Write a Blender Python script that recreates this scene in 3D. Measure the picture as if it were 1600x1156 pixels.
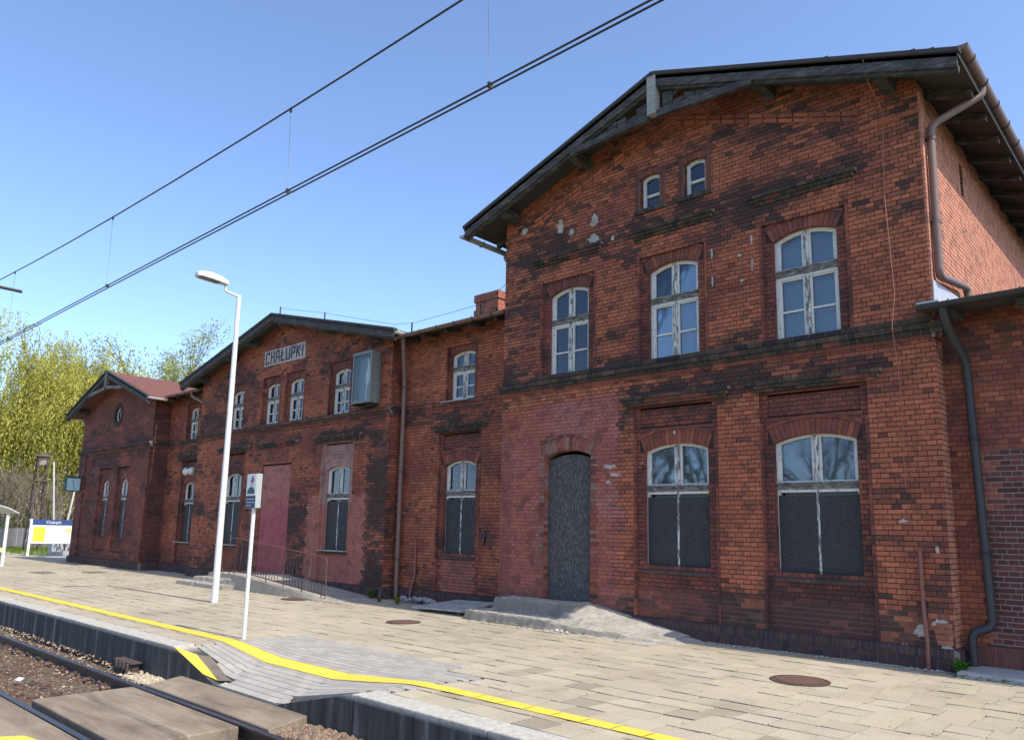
import bpy, math, random
from mathutils import Vector, Matrix, noise
R = math.radians
random.seed(7)
rnd = random.random
def uni(a, b): return a + (b - a) * random.random()
def sc(a, b, c, k=1.0):
    f = uni(a, b) * k; return (c[0] * f, c[1] * f, c[2] * f)
scene = bpy.context.scene
for o in list(bpy.data.objects): bpy.data.objects.remove(o)

# ---------------------------------------------------------------- camera
cam_d = bpy.data.cameras.new('camera'); cam = bpy.data.objects.new('camera', cam_d)
scene.collection.objects.link(cam); scene.camera = cam
YAW, PITCH, ROLL, FPX, PPY = 0.748312, 0.164281, 0.0218835, 1197.19, 631.57
cam_d.sensor_fit = 'HORIZONTAL'; cam_d.sensor_width = 36; cam_d.lens = FPX / 1600 * 36
cam_d.shift_y = (PPY - 578) / 1600
cam_d.clip_start = 0.05; cam_d.clip_end = 3000
_f = Vector((-math.sin(YAW) * math.cos(PITCH), math.cos(YAW) * math.cos(PITCH), math.sin(PITCH)))
_r = Vector((math.cos(YAW), math.sin(YAW), 0)); _u = _r.cross(_f)
_r2 = _r * math.cos(ROLL) + _u * math.sin(ROLL); _u2 = _u * math.cos(ROLL) - _r * math.sin(ROLL)
m = Matrix((( _r2.x, _u2.x, -_f.x), (_r2.y, _u2.y, -_f.y), (_r2.z, _u2.z, -_f.z))).to_4x4()
m.translation = (0, 0, 1.75); cam.matrix_world = m

# ---------------------------------------------------------------- world, sun, exposure
SUN_EL, SUN_AZ = R(50), R(1.1)          # azimuth measured from +X towards +Y
w = bpy.data.worlds.new('World'); scene.world = w; w.use_nodes = True
nt = w.node_tree; bg = nt.nodes['Background']
sky = nt.nodes.new('ShaderNodeTexSky'); sky.sky_type = 'NISHITA'; sky.sun_disc = False
sky.sun_elevation = SUN_EL; sky.sun_rotation = R(90) - SUN_AZ
sky.air_density = 0.62; sky.dust_density = 0.9; sky.ozone_density = 3.0; sky.altitude = 0
nt.links.new(sky.outputs[0], bg.inputs[0]); bg.inputs[1].default_value = 0.15
sd = bpy.data.lights.new('sun', 'SUN'); sd.energy = 2.2; sd.angle = R(0.5); sd.color = (1, .94, .84)
sun = bpy.data.objects.new('sun', sd); scene.collection.objects.link(sun)
sv = Vector((math.cos(SUN_EL) * math.cos(SUN_AZ), math.cos(SUN_EL) * math.sin(SUN_AZ), math.sin(SUN_EL)))
sun.rotation_euler = sv.to_track_quat('Z', 'Y').to_euler(); sun.location = sv * 60
vs = scene.view_settings; vs.view_transform = 'Standard'; vs.look = 'None'; vs.exposure = 1.38; vs.gamma = 1
vs.use_curve_mapping = False

# ---------------------------------------------------------------- helpers
WL = {}
def finish(o, parent):
    loc = Vector(o.location); scene.collection.objects.link(o)
    WL[o.name] = loc
    if parent is not None:
        o.parent = parent; o.matrix_parent_inverse = Matrix.Translation(-WL[parent.name])
    return o
def thing(name, loc, label, cat, group=None):
    o = bpy.data.objects.new(name, None); o.location = loc; o.empty_display_size = .2
    finish(o, None); tag(o, label, cat, group); return o
def tag(o, label=None, cat=None, group=None, kind=None):
    if label: o['label'] = label
    if cat: o['category'] = cat
    if group: o['group'] = group
    if kind: o['kind'] = kind
    return o

class MB:
    def __init__(s): s.v = []; s.f = []; s.c = []
    def poly(s, pts, col=(1, 1, 1)):
        n = len(s.v); s.v.extend(pts); s.f.append(tuple(range(n, n + len(pts)))); s.c.append(col)
    def hexa(s, P, col=(1, 1, 1), skip=()):
        # P: 8 points, 0-3 one face, 4-7 opposite
        n = len(s.v); s.v.extend(P)
        F = ((0, 1, 2, 3), (7, 6, 5, 4), (0, 4, 5, 1), (1, 5, 6, 2), (2, 6, 7, 3), (3, 7, 4, 0))
        for i, q in enumerate(F):
            if i in skip: continue
            s.f.append(tuple(n + k for k in q)); s.c.append(col)
    def box(s, x0, x1, y0, y1, z0, z1, col=(1, 1, 1), skip=()):
        s.hexa([(x0, y0, z0), (x1, y0, z0), (x1, y0, z1), (x0, y0, z1), (x0, y1, z0), (x1, y1, z0), (x1, y1, z1), (x0, y1, z1)], col, skip)
    def tbox(s, T, u0, u1, v0, v1, d0, d1, col=(1, 1, 1), skip=(1,)):
        # d0 front, d1 back
        s.hexa([T(u0, v0, d0), T(u1, v0, d0), T(u1, v1, d0), T(u0, v1, d0), T(u0, v0, d1), T(u1, v0, d1), T(u1, v1, d1), T(u0, v1, d1)], col, skip)
    def beam(s, p0, p1, wd, ht, up=(0, 0, 1), col=(1, 1, 1)):
        p0 = Vector(p0); p1 = Vector(p1); a = (p1 - p0).normalized(); sd_ = a.cross(Vector(up)).normalized(); u = sd_.cross(a).normalized()
        sd_ *= wd / 2; u *= ht / 2
        s.hexa([tuple(p) for p in (p0 - sd_ - u, p0 + sd_ - u, p0 + sd_ + u, p0 - sd_ + u, p1 - sd_ - u, p1 + sd_ - u, p1 + sd_ + u, p1 - sd_ + u)], col)
    def tube(s, path, r, n=8, col=(1, 1, 1), caps=True):
        path = [Vector(p) for p in path]; rs = r if isinstance(r, (list, tuple)) else [r] * len(path)
        rings = []; ref = None
        for i, p in enumerate(path):
            a = (path[min(i + 1, len(path) - 1)] - path[max(i - 1, 0)]).normalized()
            if ref is None: ref = Vector((0, 0, 1)) if abs(a.z) < .9 else Vector((1, 0, 0))
            x = a.cross(ref).normalized(); y = x.cross(a).normalized(); ref = y
            b = len(s.v); rings.append(b)
            for k in range(n):
                t = 2 * math.pi * k / n
                q = p + x * (math.cos(t) * rs[i]) + y * (math.sin(t) * rs[i]); s.v.append((q.x, q.y, q.z))
        for i in range(len(rings) - 1):
            for k in range(n):
                s.f.append((rings[i] + k, rings[i] + (k + 1) % n, rings[i + 1] + (k + 1) % n, rings[i + 1] + k)); s.c.append(col)
        if caps:
            s.f.append(tuple(rings[0] + k for k in range(n))[::-1]); s.c.append(col)
            s.f.append(tuple(rings[-1] + k for k in range(n))); s.c.append(col)
    def half(s, p0, p1, r, th=.012, col=(1, 1, 1), n=10):
        # half-round gutter, open on top
        p0 = Vector(p0); p1 = Vector(p1); a = (p1 - p0).normalized(); x = a.cross(Vector((0, 0, 1))).normalized(); y = x.cross(a)
        def pt(p, t, rr): return tuple(p + x * (math.cos(t) * rr) + y * (math.sin(t) * rr))
        for k in range(n):
            t0 = math.pi + math.pi * k / n; t1 = math.pi + math.pi * (k + 1) / n
            s.hexa([pt(p0, t0, r), pt(p0, t1, r), pt(p0, t1, r - th), pt(p0, t0, r - th), pt(p1, t0, r), pt(p1, t1, r), pt(p1, t1, r - th), pt(p1, t0, r - th)], col)
        for p in (p0, p1): s.poly([pt(p, math.pi + math.pi * k / n, r) for k in range(n + 1)], col)
    def build(s, name, mat, parent=None, smooth=False, bevel=0, center=True):
        me = bpy.data.meshes.new(name)
        loc = Vector((0, 0, 0))
        if center and s.v:
            xs = [p[0] for p in s.v]; ys = [p[1] for p in s.v]; zs = [p[2] for p in s.v]
            loc = Vector(((min(xs) + max(xs)) / 2, (min(ys) + max(ys)) / 2, min(zs)))
            v = [(p[0] - loc.x, p[1] - loc.y, p[2] - loc.z) for p in s.v]
        else: v = s.v
        me.from_pydata(v, [], s.f)
        at = me.attributes.new('bc', 'FLOAT_COLOR', 'FACE')
        flat = []
        for c in s.c: flat.extend((c[0], c[1], c[2], 1.0))
        at.data.foreach_set('color', flat)
        if smooth: me.polygons.foreach_set('use_smooth', [True] * len(me.polygons))
        me.materials.append(mat); me.update()
        o = bpy.data.objects.new(name, me); o.location = loc
        finish(o, parent)
        if bevel:
            b = o.modifiers.new('bevel', 'BEVEL'); b.width = bevel; b.segments = 2; b.limit_method = 'ANGLE'
        return o

# ---------------------------------------------------------------- materials
def newmat(name):
    mt = bpy.data.materials.new(name); mt.use_nodes = True
    n = mt.node_tree; p = n.nodes['Principled BSDF']; return mt, n, p
class N:
    def __init__(s, tree): s.t = tree
    def __call__(s, typ, ins=None, **kw):
        nd = s.t.nodes.new(typ)
        for k, v in kw.items(): setattr(nd, k, v)
        for k, v in (ins or {}).items():
            sock = nd.inputs[k]
            if isinstance(v, bpy.types.NodeSocket): s.t.links.new(v, sock)
            else: sock.default_value = v
        return nd
    def pos(s, scale=(1, 1, 1)):
        g = s('ShaderNodeNewGeometry'); mp = s('ShaderNodeMapping', {0: g.outputs['Position']}); mp.inputs['Scale'].default_value = scale
        return mp.outputs[0]
    def noise(s, vec, scale, detail=4, rough=.55, dist=0):
        return s('ShaderNodeTexNoise', {'Vector': vec, 'Scale': scale, 'Detail': detail, 'Roughness': rough, 'Distortion': dist}).outputs['Fac']
    def ramp(s, fac, stops):
        r = s('ShaderNodeValToRGB', {0: fac}); e = r.color_ramp.elements
        while len(e) < len(stops): e.new(.5)
        for q, (p, c) in zip(e, stops):
            q.position = p; q.color = (c, c, c, 1) if isinstance(c, (int, float)) else (*c, 1)
        return r.outputs[0]
    def mix(s, fac, a, b, mode='MIX'):
        nd = s('ShaderNodeMix', data_type='RGBA', blend_type=mode)
        for i, v in ((0, fac), (6, a), (7, b)):
            if isinstance(v, bpy.types.NodeSocket): s.t.links.new(v, nd.inputs[i])
            elif isinstance(v, (int, float)): nd.inputs[i].default_value = v if i == 0 else (v, v, v, 1)
            else: nd.inputs[i].default_value = (*v, 1)
        return nd.outputs[2]
    def bump(s, p, h, strength=.3, dist=.01):
        b = s('ShaderNodeBump', {'Height': h, 'Strength': strength, 'Distance': dist}); s.t.links.new(b.outputs[0], p.inputs['Normal'])
    def link(s, a, b): s.t.links.new(a, b)

def attr_mat(name, rough=.9, lo=.72, hi=1.22, scale=28, bump=.35, big=None, spec=.3, stretch=(1, 1, 1), dist=.006):
    mt, t, p = newmat(name); n = N(t)
    a = n('ShaderNodeAttribute', attribute_name='bc')
    v = n.pos(stretch)
    f = n.noise(v, scale, 6, .65)
    c = n.mix(1.0, a.outputs['Color'], n.ramp(f, [(.25, lo), (.75, hi)]), 'MULTIPLY')
    if big:
        g = n.noise(n.pos(), big[0], 5, .6, .4)
        c = n.mix(n.ramp(g, [(big[1], 0.0), (big[2], big[3])]), c, big[4])
    n.link(c, p.inputs['Base Color']); p.inputs['Roughness'].default_value = rough
    p.inputs['Specular IOR Level'].default_value = spec
    if bump: n.bump(p, f, bump, dist)
    return mt
M = {}
M['brick'] = attr_mat('brick_clay', .88, .70, 1.24, 30, .4, big=(4.2, .48, .70, .6, (.05, .034, .030)))
M['mortar'] = attr_mat('mortar_lime', .95, .7, 1.25, 60, .4)
M['paver'] = attr_mat('paver_concrete', .92, .66, 1.28, 70, .5, big=(1.1, .50, .78, .5, (.17, .14, .09)))
M['block'] = attr_mat('paver_grey', .92, .82, 1.15, 60, .3)
M['stone'] = attr_mat('ballast_stone', .95, .6, 1.3, 40, .5)
M['attr'] = attr_mat('plain_paint', .55, .9, 1.08, 12, .0, spec=.4)
M['rust'] = attr_mat('rusty_metal', .75, .6, 1.3, 25, .3, spec=.4)
M['timber'] = attr_mat('weathered_timber', .9, .5, 1.4, 9, .5, stretch=(1, 1, 5))
M['concrete'] = attr_mat('rough_concrete', .93, .7, 1.2, 9, .5, big=(2.3, .5, .75, .65, (.16, .14, .11)), dist=.02)
M['bark'] = attr_mat('tree_bark', .95, .6, 1.4, 14, .5)
M['roof'] = attr_mat('roof_felt', .9, .75, 1.2, 18, .4)

def mk(name, fn):
    mt, t, p = newmat(name); fn(N(t), p); M[name] = mt; return mt
def f_frame(n, p):
    f = n.noise(n.pos((1, 1, .3)), 26, 6, .7, .3)
    c = n.mix(n.ramp(f, [(.56, 0.0), (.66, 1.0)]), (.60, .59, .55), (.19, .17, .15))
    n.link(c, p.inputs['Base Color']); p.inputs['Roughness'].default_value = .7; n.bump(p, f, .4, .004)
mk('peeling_paint', f_frame)
def f_wood(n, p):
    f = n.noise(n.pos((.6, 2, 2)), 10, 6, .7, .3)
    c = n.mix(n.ramp(f, [(.40, 0.0), (.62, 1.0)]), (.055, .045, .038), (.24, .23, .20))
    n.link(c, p.inputs['Base Color']); p.inputs['Roughness'].default_value = .85; n.bump(p, f, .4, .004)
mk('bare_wood', f_wood)
def f_worn(n, p):
    f = n.noise(n.pos((1, 1, .25)), 22, 6, .72, .3)
    c = n.mix(n.ramp(f, [(.44, 0.0), (.56, 1.0)]), (.55, .54, .50), (.12, .105, .09))
    n.link(c, p.inputs['Base Color']); p.inputs['Roughness'].default_value = .8; n.bump(p, f, .4, .004)
mk('worn_paint', f_worn)
def f_barge(n, p):
    f = n.noise(n.pos((1, 1, 5)), 4, 6, .7, .4)
    c = n.ramp(f, [(.3, (.018, .016, .016)), (.50, (.046, .042, .038)), (.74, (.15, .14, .125))])
    n.link(c, p.inputs['Base Color']); p.inputs['Roughness'].default_value = .88; n.bump(p, f, .5, .01)
mk('barge_wood', f_barge)
def f_board(n, p):
    f = n.noise(n.pos((1, 1, .5)), 55, 5, .75); g = n.noise(n.pos(), 5, 4)
    c = n.ramp(f, [(.36, (.010, .010, .011)), (.56, (.028, .029, .031)), (.70, (.12, .115, .10))])
    n.link(n.mix(n.ramp(g, [(.5, 0.0), (.8, .35)]), c, (.06, .065, .07)), p.inputs['Base Color']); p.inputs['Roughness'].default_value = .75; n.bump(p, f, .3, .003)
mk('dark_board', f_board)
def f_door(n, p):
    f = n.noise(n.pos((1, 1, .28)), 42, 5, .8, .2)
    c = n.ramp(f, [(.36, (.022, .022, .022)), (.52, (.062, .061, .058)), (.70, (.22, .212, .195))])
    n.link(c, p.inputs['Base Color']); p.inputs['Roughness'].default_value = .8; n.bump(p, f, .5, .004)
mk('chip_board', f_door)
def f_glass(n, p):
    g = n('ShaderNodeBsdfGlossy', {'Color': (.9, .95, 1, 1), 'Roughness': .03}); t_ = n('ShaderNodeBsdfTransparent', {'Color': (.72, .76, .78, 1)})
    bm = n('ShaderNodeBump', {'Height': n.noise(n.pos(), 1.7, 2), 'Strength': .02, 'Distance': .05}); n.link(bm.outputs[0], g.inputs['Normal'])
    fr = n('ShaderNodeFresnel', {'IOR': 1.75})
    mx = n('ShaderNodeMixShader', {0: fr.outputs[0], 1: t_.outputs[0], 2: g.outputs[0]})
    out = [x for x in n.t.nodes if x.type == 'OUTPUT_MATERIAL'][0]; n.link(mx.outputs[0], out.inputs[0])
mk('window_glass', f_glass)
def f_blind(n, p):
    f = n.noise(n.pos((3, 3, .3)), 3, 3)
    n.link(n.ramp(f, [(.3, (.44, .47, .50)), (.7, (.56, .60, .63))]), p.inputs['Base Color']); p.inputs['Roughness'].default_value = .9
mk('grey_blind', f_blind)
def f_curtain(n, p):
    w_ = n('ShaderNodeTexWave', {'Vector': n.pos((1, 1, .05)), 'Scale': 9, 'Distortion': 2.5, 'Detail': 2}, bands_direction='X')
    n.link(n.ramp(w_.outputs[1], [(.1, (.38, .40, .40)), (.8, (.75, .77, .76))]), p.inputs['Base Color']); p.inputs['Roughness'].default_value = .9
mk('net_curtain', f_curtain)
def f_yellow(n, p):
    f = n.noise(n.pos(), 22, 6, .7)
    c = n.mix(n.ramp(f, [(.54, 0.0), (.72, .65)]), (.66, .50, .05), (.36, .31, .19))
    n.link(c, p.inputs['Base Color']); p.inputs['Roughness'].default_value = .75
mk('yellow_paint', f_yellow)
def f_kerb(n, p):
    g = n('ShaderNodeNewGeometry'); sx = n('ShaderNodeSeparateXYZ', {0: g.outputs['Position']})
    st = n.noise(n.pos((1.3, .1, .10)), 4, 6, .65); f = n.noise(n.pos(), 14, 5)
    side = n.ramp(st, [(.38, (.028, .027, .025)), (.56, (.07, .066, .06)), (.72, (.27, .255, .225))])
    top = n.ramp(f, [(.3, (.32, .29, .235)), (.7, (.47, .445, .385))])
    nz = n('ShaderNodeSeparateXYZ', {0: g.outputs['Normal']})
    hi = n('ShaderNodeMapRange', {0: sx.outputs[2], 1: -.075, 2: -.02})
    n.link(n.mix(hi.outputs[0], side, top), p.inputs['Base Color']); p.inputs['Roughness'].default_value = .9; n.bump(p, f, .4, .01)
mk('kerb_concrete', f_kerb)
def f_slab(n, p):
    f = n.noise(n.pos((.5, 2.2, 1)), 1.8, 5, .6, .5); g = n.noise(n.pos(), 60, 4, .7)
    c = n.ramp(f, [(.3, (.135, .10, .07)), (.55, (.235, .18, .125)), (.75, (.31, .255, .185))])
    n.link(n.mix(1.0, c, n.ramp(g, [(.3, .66), (.7, 1.25)]), 'MULTIPLY'), p.inputs['Base Color']); p.inputs['Roughness'].default_value = .93; n.bump(p, g, .4, .006)
mk('slab_concrete', f_slab)
def f_bed(n, p):
    f = n.noise(n.pos(), 24, 6, .75); g = n.noise(n.pos(), 1.3, 3)
    c = n.mix(n.ramp(g, [(.4, 0.0), (.65, 1.0)]), n.ramp(f, [(.3, (.055, .03, .02)), (.7, (.20, .115, .075))]), n.ramp(f, [(.3, (.08, .06, .04)), (.7, (.28, .22, .15))]))
    n.link(c, p.inputs['Base Color']); p.inputs['Roughness'].default_value = .97; n.bump(p, f, 1.0, .05)
mk('track_soil', f_bed)
def f_ground(n, p):
    f = n.noise(n.pos(), .25, 6, .65); g = n.noise(n.pos(), 9, 4, .7)
    c = n.mix(n.ramp(f, [(.42, 0.0), (.58, 1.0)]), (.12, .17, .03), (.20, .175, .08))
    n.link(n.mix(1.0, c, n.ramp(g, [(.3, .6), (.7, 1.3)]), 'MULTIPLY'), p.inputs['Base Color']); p.inputs['Roughness'].default_value = .95; n.bump(p, g, .8, .05)
mk('meadow', f_ground)
def f_asphalt(n, p):
    f = n.noise(n.pos(), 40, 4, .7); g = n.noise(n.pos(), .6, 4)
    c = n.mix(n.ramp(g, [(.4, 0.0), (.6, 1.0)]), (.30, .28, .25), (.36, .34, .30))
    n.link(n.mix(1.0, c, n.ramp(f, [(.3, .85), (.7, 1.12)]), 'MULTIPLY'), p.inputs['Base Color']); p.inputs['Roughness'].default_value = .95
mk('pale_paving', f_asphalt)
def f_joint(n, p):
    f = n.noise(n.pos(), 9, 4)
    n.link(n.ramp(f, [(.3, (.07, .06, .04)), (.7, (.13, .115, .075))]), p.inputs['Base Color']); p.inputs['Roughness'].default_value = .95
mk('joint_soil', f_joint)
def f_steel(n, p):
    g = n('ShaderNodeNewGeometry'); nz = n('ShaderNodeSeparateXYZ', {0: g.outputs['Normal']}); f = n.noise(n.pos((.3, 3, 3)), 8, 4)
    top = n('ShaderNodeMapRange', {0: nz.outputs[2], 1: .75, 2: .95})
    n.link(n.mix(top.outputs[0], n.ramp(f, [(.3, (.028, .02, .016)), (.7, (.06, .042, .032))]), (.24, .235, .23)), p.inputs['Base Color'])
    n.link(top.outputs[0], p.inputs['Metallic']); p.inputs['Roughness'].default_value = .42
mk('rail_steel', f_steel)
def f_shingle(n, p):
    b = n('ShaderNodeTexBrick', {'Vector': n.pos((3.2, 3.2, 1)), 'Scale': 1.0, 'Color1': (.165, .056, .038, 1), 'Color2': (.135, .046, .032, 1), 'Mortar': (.09, .03, .02, 1), 'Mortar Size': .02})
    f = n.noise(n.pos(), 20, 5, .7)
    n.link(n.mix(1.0, b.outputs[0], n.ramp(f, [(.3, .8), (.7, 1.25)]), 'MULTIPLY'), p.inputs['Base Color']); p.inputs['Roughness'].default_value = .85; n.bump(p, f, .3, .01)
mk('red_shingle', f_shingle)
def f_leaf(n, p):
    a = n('ShaderNodeAttribute', attribute_name='bc')
    d = n('ShaderNodeBsdfDiffuse', {0: a.outputs['Color']}); tr = n('ShaderNodeBsdfTranslucent', {0: a.outputs['Color']})
    mx = n('ShaderNodeMixShader', {0: .45, 1: d.outputs[0], 2: tr.outputs[0]})
    out = [x for x in n.t.nodes if x.type == 'OUTPUT_MATERIAL'][0]; n.link(mx.outputs[0], out.inputs[0])
mk('leaf', f_leaf)
def f_clear(n, p):
    g = n('ShaderNodeBsdfGlossy', {'Roughness': .05}); t_ = n('ShaderNodeBsdfTransparent', {'Color': (.85, .9, .9, 1)})
    mx = n('ShaderNodeMixShader', {0: .04, 1: t_.outputs[0], 2: g.outputs[0]})
    out = [x for x in n.t.nodes if x.type == 'OUTPUT_MATERIAL'][0]; n.link(mx.outputs[0], out.inputs[0])
mk('clear_glass', f_clear)

# ================================================================ SETTING: ground, platform, track
def sheet(name, x0, x1, y0, y1, z, mat, kind='structure'):
    mb = MB(); mb.poly([(x0, y0, z), (x1, y0, z), (x1, y1, z), (x0, y1, z)])
    return tag(mb.build(name, mat), kind=kind)
sheet('ground', -900, 500, -600, 900, -0.72, M['meadow'])
sheet('track_bed', -160, 40, 0.2, 5.3, -0.60, M['track_soil'])
XL, XR_, XRR = -11.42, -7.03, 12.0            # kerb opening of the crossing
KY = 5.18
def ramp_g(x):
    if x <= XL or x >= XR_: return 0
    return max(0, min(1, (x - XL) / 1.30, (XR_ - x) / 1.47))
def ramp_h(y):
    t = [(5.1, .345), (5.18, .34), (5.6, .215), (6.05, .122), (6.5, .062), (7.0, .018), (7.35, 0), (99, 0)]
    for (a, b), (c, d) in zip(t, t[1:]):
        if y <= c: return b + (d - b) * max(0, (y - a)) / (c - a)
    return 0
def gz(x, y): return -ramp_g(x) * ramp_h(y)
# platform body: one solid block, with the lowered part at the crossing
mb = MB(); zt = -.05
for (x0, x1) in ((-95, XL), (XR_, XRR)): mb.box(x0, x1, KY + .14, 12.95, -.7, zt)
mb.box(XL, XR_, 7.4, 12.95, -.7, zt)
platform = tag(mb.build('platform', M['joint_soil']), kind='structure')
mb = MB()      # bed of the ramp under the grey blocks
nx, ny = 44, 24
gx = [XL + (XR_ - XL) * i / nx for i in range(nx + 1)]; gy = [KY + .02 + (7.4 - KY - .02) * j / ny for j in range(ny + 1)]
for i in range(nx):
    for j in range(ny):
        mb.poly([(gx[a], gy[b], gz(gx[a], gy[b]) - .022) for a, b in ((i, j), (i + 1, j), (i + 1, j + 1), (i, j + 1))])
for i in range(nx): mb.poly([(gx[i], KY + .02, -.7), (gx[i + 1], KY + .02, -.7), (gx[i + 1], KY + .02, gz(gx[i + 1], KY) - .024), (gx[i], KY + .02, gz(gx[i], KY) - .024)])
ramp_bed = tag(mb.build('ramp', M['kerb_concrete']), kind='structure')
# yard behind and left of the building
sheet('path', -64, -37.5, 11.5, 24, -.045, M['pale_paving'])
mb = MB(); mb.box(-300, 120, 12.96, 300, -.7, -.06); tag(mb.build('yard', M['meadow']), kind='structure')
mb = MB(); mb.box(-300, -95.02, 5.3, 12.95, -.7, -.06); tag(mb.build('verge', M['meadow']), kind='structure')

# --- big square paving slabs
def pav_col(x, y):
    n = noise.noise(Vector((x * .35, y * .5, 3.1))); k = .5 + .5 * noise.noise(Vector((x * 1.3, y * 1.3, 9)))
    b = uni(.93, 1.07) * (1 + .14 * n)
    if rnd() < .05 + .14 * k and y < 8.0 and x > -8.5: b *= uni(.70, .88)
    return (.385 * b, .333 * b * uni(.98, 1.01), .243 * b * uni(.95, 1.02))
def grey_zone(x, y):
    if x < -11.3 or x > -6.55 or y > 7.42: return False
    if x < XR_ + .12 and y < 6.9: return True
    if y > 6.75 and x > -7.6 + (7.42 - y) * .9: return False
    if x > -7.35 + (y - KY) * .45: return False
    return True
placed = set(); pavs = []; S = .352; row = 0; y = KY + .33
while y < 12.86:
    off = (row % 2) * S * .5 + .11 * math.sin(row * 1.7); x = -92 + off
    while x < XRR:
        cx, cy = x + S / 2, y + S / 2
        if not grey_zone(cx, cy) and not (XL < cx < XR_ and cy < 6.2 and abs(gz(cx, cy)) > .01):
            pavs.append((x, x + S, y, y + S, cx, cy)); placed.add((row, round((x + 92 - off) / S)))
        x += S
    y += S; row += 1
def pav_box(mb, q):
    x0, x1, y0, y1 = q[:4]; j = .0065; dz = uni(-.004, .004); tx = uni(-.003, .003); ty = uni(-.003, .003)
    c = pav_col(q[4], q[5]); P = []
    for zz in (0, 1):
        for (x, y, sx, sy) in ((x0 + j, y0 + j, -1, -1), (x1 - j, y0 + j, 1, -1), (x1 - j, y1 - j, 1, 1), (x0 + j, y1 - j, -1, 1)):
            P.append((x, y, gz(x, y) + dz + sx * tx + sy * ty - (0.0 if zz == 0 else .045)))
    mb.hexa(P, c, skip=(1,))
pavs.sort(key=lambda q: (q[4] ** 2 + q[5] ** 2) if -10.5 < q[4] < -1.0 and q[4] > -q[5] * 2.2 and q[4] < -.12 * q[5] - .3 - max(0, 8 - q[5]) * .8 else 1e6 + q[5])
for q in pavs[:300]:
    mb = MB(); pav_box(mb, q); mb.build('paving_slab', M['paver'], platform)
mb = MB()
for q in pavs[300:]: pav_box(mb, q)
tag(mb.build('paving', M['paver'], platform), kind='stuff')
# --- small grey blocks of the ramp
mb = MB(); bl, bw = .2, .1; y = KY + .01; row = 0
while y < 7.75:
    x = -11.6 + (row % 2) * bl / 2
    while x < -6.0:
        cx, cy = x + bl / 2, y + bw / 2
        yellow_slope = cx < XL + 1.5 and cy - KY < .30 - .14 * max(0, min(1, (cx - XL - .56) / .95))
        rw = math.floor((cy - KY - .33) / S); of = (rw % 2) * S * .5 + .11 * math.sin(rw * 1.7)
        free = (XL + .02 < cx < XR_ - .08) if rw < 0 else (rw, math.floor((cx + 92 - of) / S)) not in placed
        if free and not yellow_slope:
            if not (cx > -8.5 and cy < KY + .17):
                b = uni(.88, 1.1); c = (.345 * b, .315 * b, .272 * b); j = .004; P = []
                for zz in (0, 1):
                    for px, py in ((x + j, y + j), (x + bl - j, y + j), (x + bl - j, y + bw - j), (x + j, y + bw - j)):
                        P.append((px, py, gz(px, py) + .002 - zz * .03))
                mb.hexa(P, c, skip=(1,))
        x += bl
    y += bw; row += 1
tag(mb.build('block_paving', M['block'], ramp_bed), kind='stuff')
# --- yellow safety line, painted slab by slab
mb = MB(); x = -92.0
def yl_mid(x): return 6.06 + .05 * math.sin(x * .4) * 0
while x < XRR:
    st = S if not (XL - .3 < x < XR_ + .6) else .1
    gap = .006 if st == S else 0
    w0, w1 = 5.93, 6.17
    if x > -6.5: w0, w1 = 6.0, 6.20
    elif x > -7.8: f = (x + 7.8) / 1.3; w0, w1 = 5.93 + .07 * f, 6.17 + .03 * f
    a, b = x + gap, x + st - gap
    for y0, y1 in ((w0, (w0 + w1) / 2), ((w0 + w1) / 2, w1)):
        mb.poly([(a, y0, gz(a, y0) + .010), (b, y0, gz(b, y0) + .010), (b, y1, gz(b, y1) + .010), (a, y1, gz(a, y1) + .010)])
    x += st
tag(mb.build('yellow_line', M['yellow_paint']), 'yellow safety line painted along the platform paving, dipping across the ramp', 'line', kind='structure')

# --- kerbs
def kerb(x0, x1, label):
    t = thing('platform_kerb', ((x0 + x1) / 2, KY + .15, -.6), label, 'kerb')
    n = max(1, round((x1 - x0) / 1.0)); L = (x1 - x0) / n
    for i in range(n):
        a = x0 + i * L + .003; b = x0 + (i + 1) * L - .003; dy = uni(-.004, .004); mb = MB()
        if b < -42:
            mb.box(x0, -42, KY, KY + .33, -.66, 0.004); mb.build('kerb_block', M['kerb_concrete'], t); continue
        mb.box(a, b, KY + dy, KY + .328, -.66, .003 + uni(-.002, .003))
        mb.build('kerb_block', M['kerb_concrete'], t, bevel=.012)
        if b < -42: break
    return t
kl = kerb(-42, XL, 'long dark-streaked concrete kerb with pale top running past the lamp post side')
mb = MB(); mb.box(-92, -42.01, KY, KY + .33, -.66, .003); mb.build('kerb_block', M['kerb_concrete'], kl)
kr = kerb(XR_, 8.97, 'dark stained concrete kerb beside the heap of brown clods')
# sloping kerb ends
def slope_kerb(xa, xb, parent, d):
    mb = MB(); za, zb = gz(xa, KY) , gz(xb, KY)
    P = [(xa, KY, za + .003), (xb, KY, zb + .003), (xb, KY + d, zb + .003), (xa, KY + d, za + .003), (xa, KY, -.66), (xb, KY, -.66), (xb, KY + d, -.66), (xa, KY + d, -.66)]
    mb.hexa(P); return mb.build('sloping_kerb', M['kerb_concrete'], parent)
slope_kerb(XL + .005, XL + 1.28, kl, .16); slope_kerb(XR_ - 1.45, XR_ - .005, kr, .16)
mb = MB()
def on(x, y, dz=.012): return (x, y, gz(x, y) + dz)
N_ = 8
for i in range(N_):
    f0, f1 = i / N_, (i + 1) / N_
    A = lambda f: on(XL + .02 + f * .97, KY - .001, .010); B = lambda f: on(XL + .40 + f * .87, KY + .17 - f * .10, .010)
    mb.poly([A(f0), A(f1), B(f1), B(f0)])
mb.build('yellow_stripe', M['yellow_paint'], kl)
mb = MB()
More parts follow.
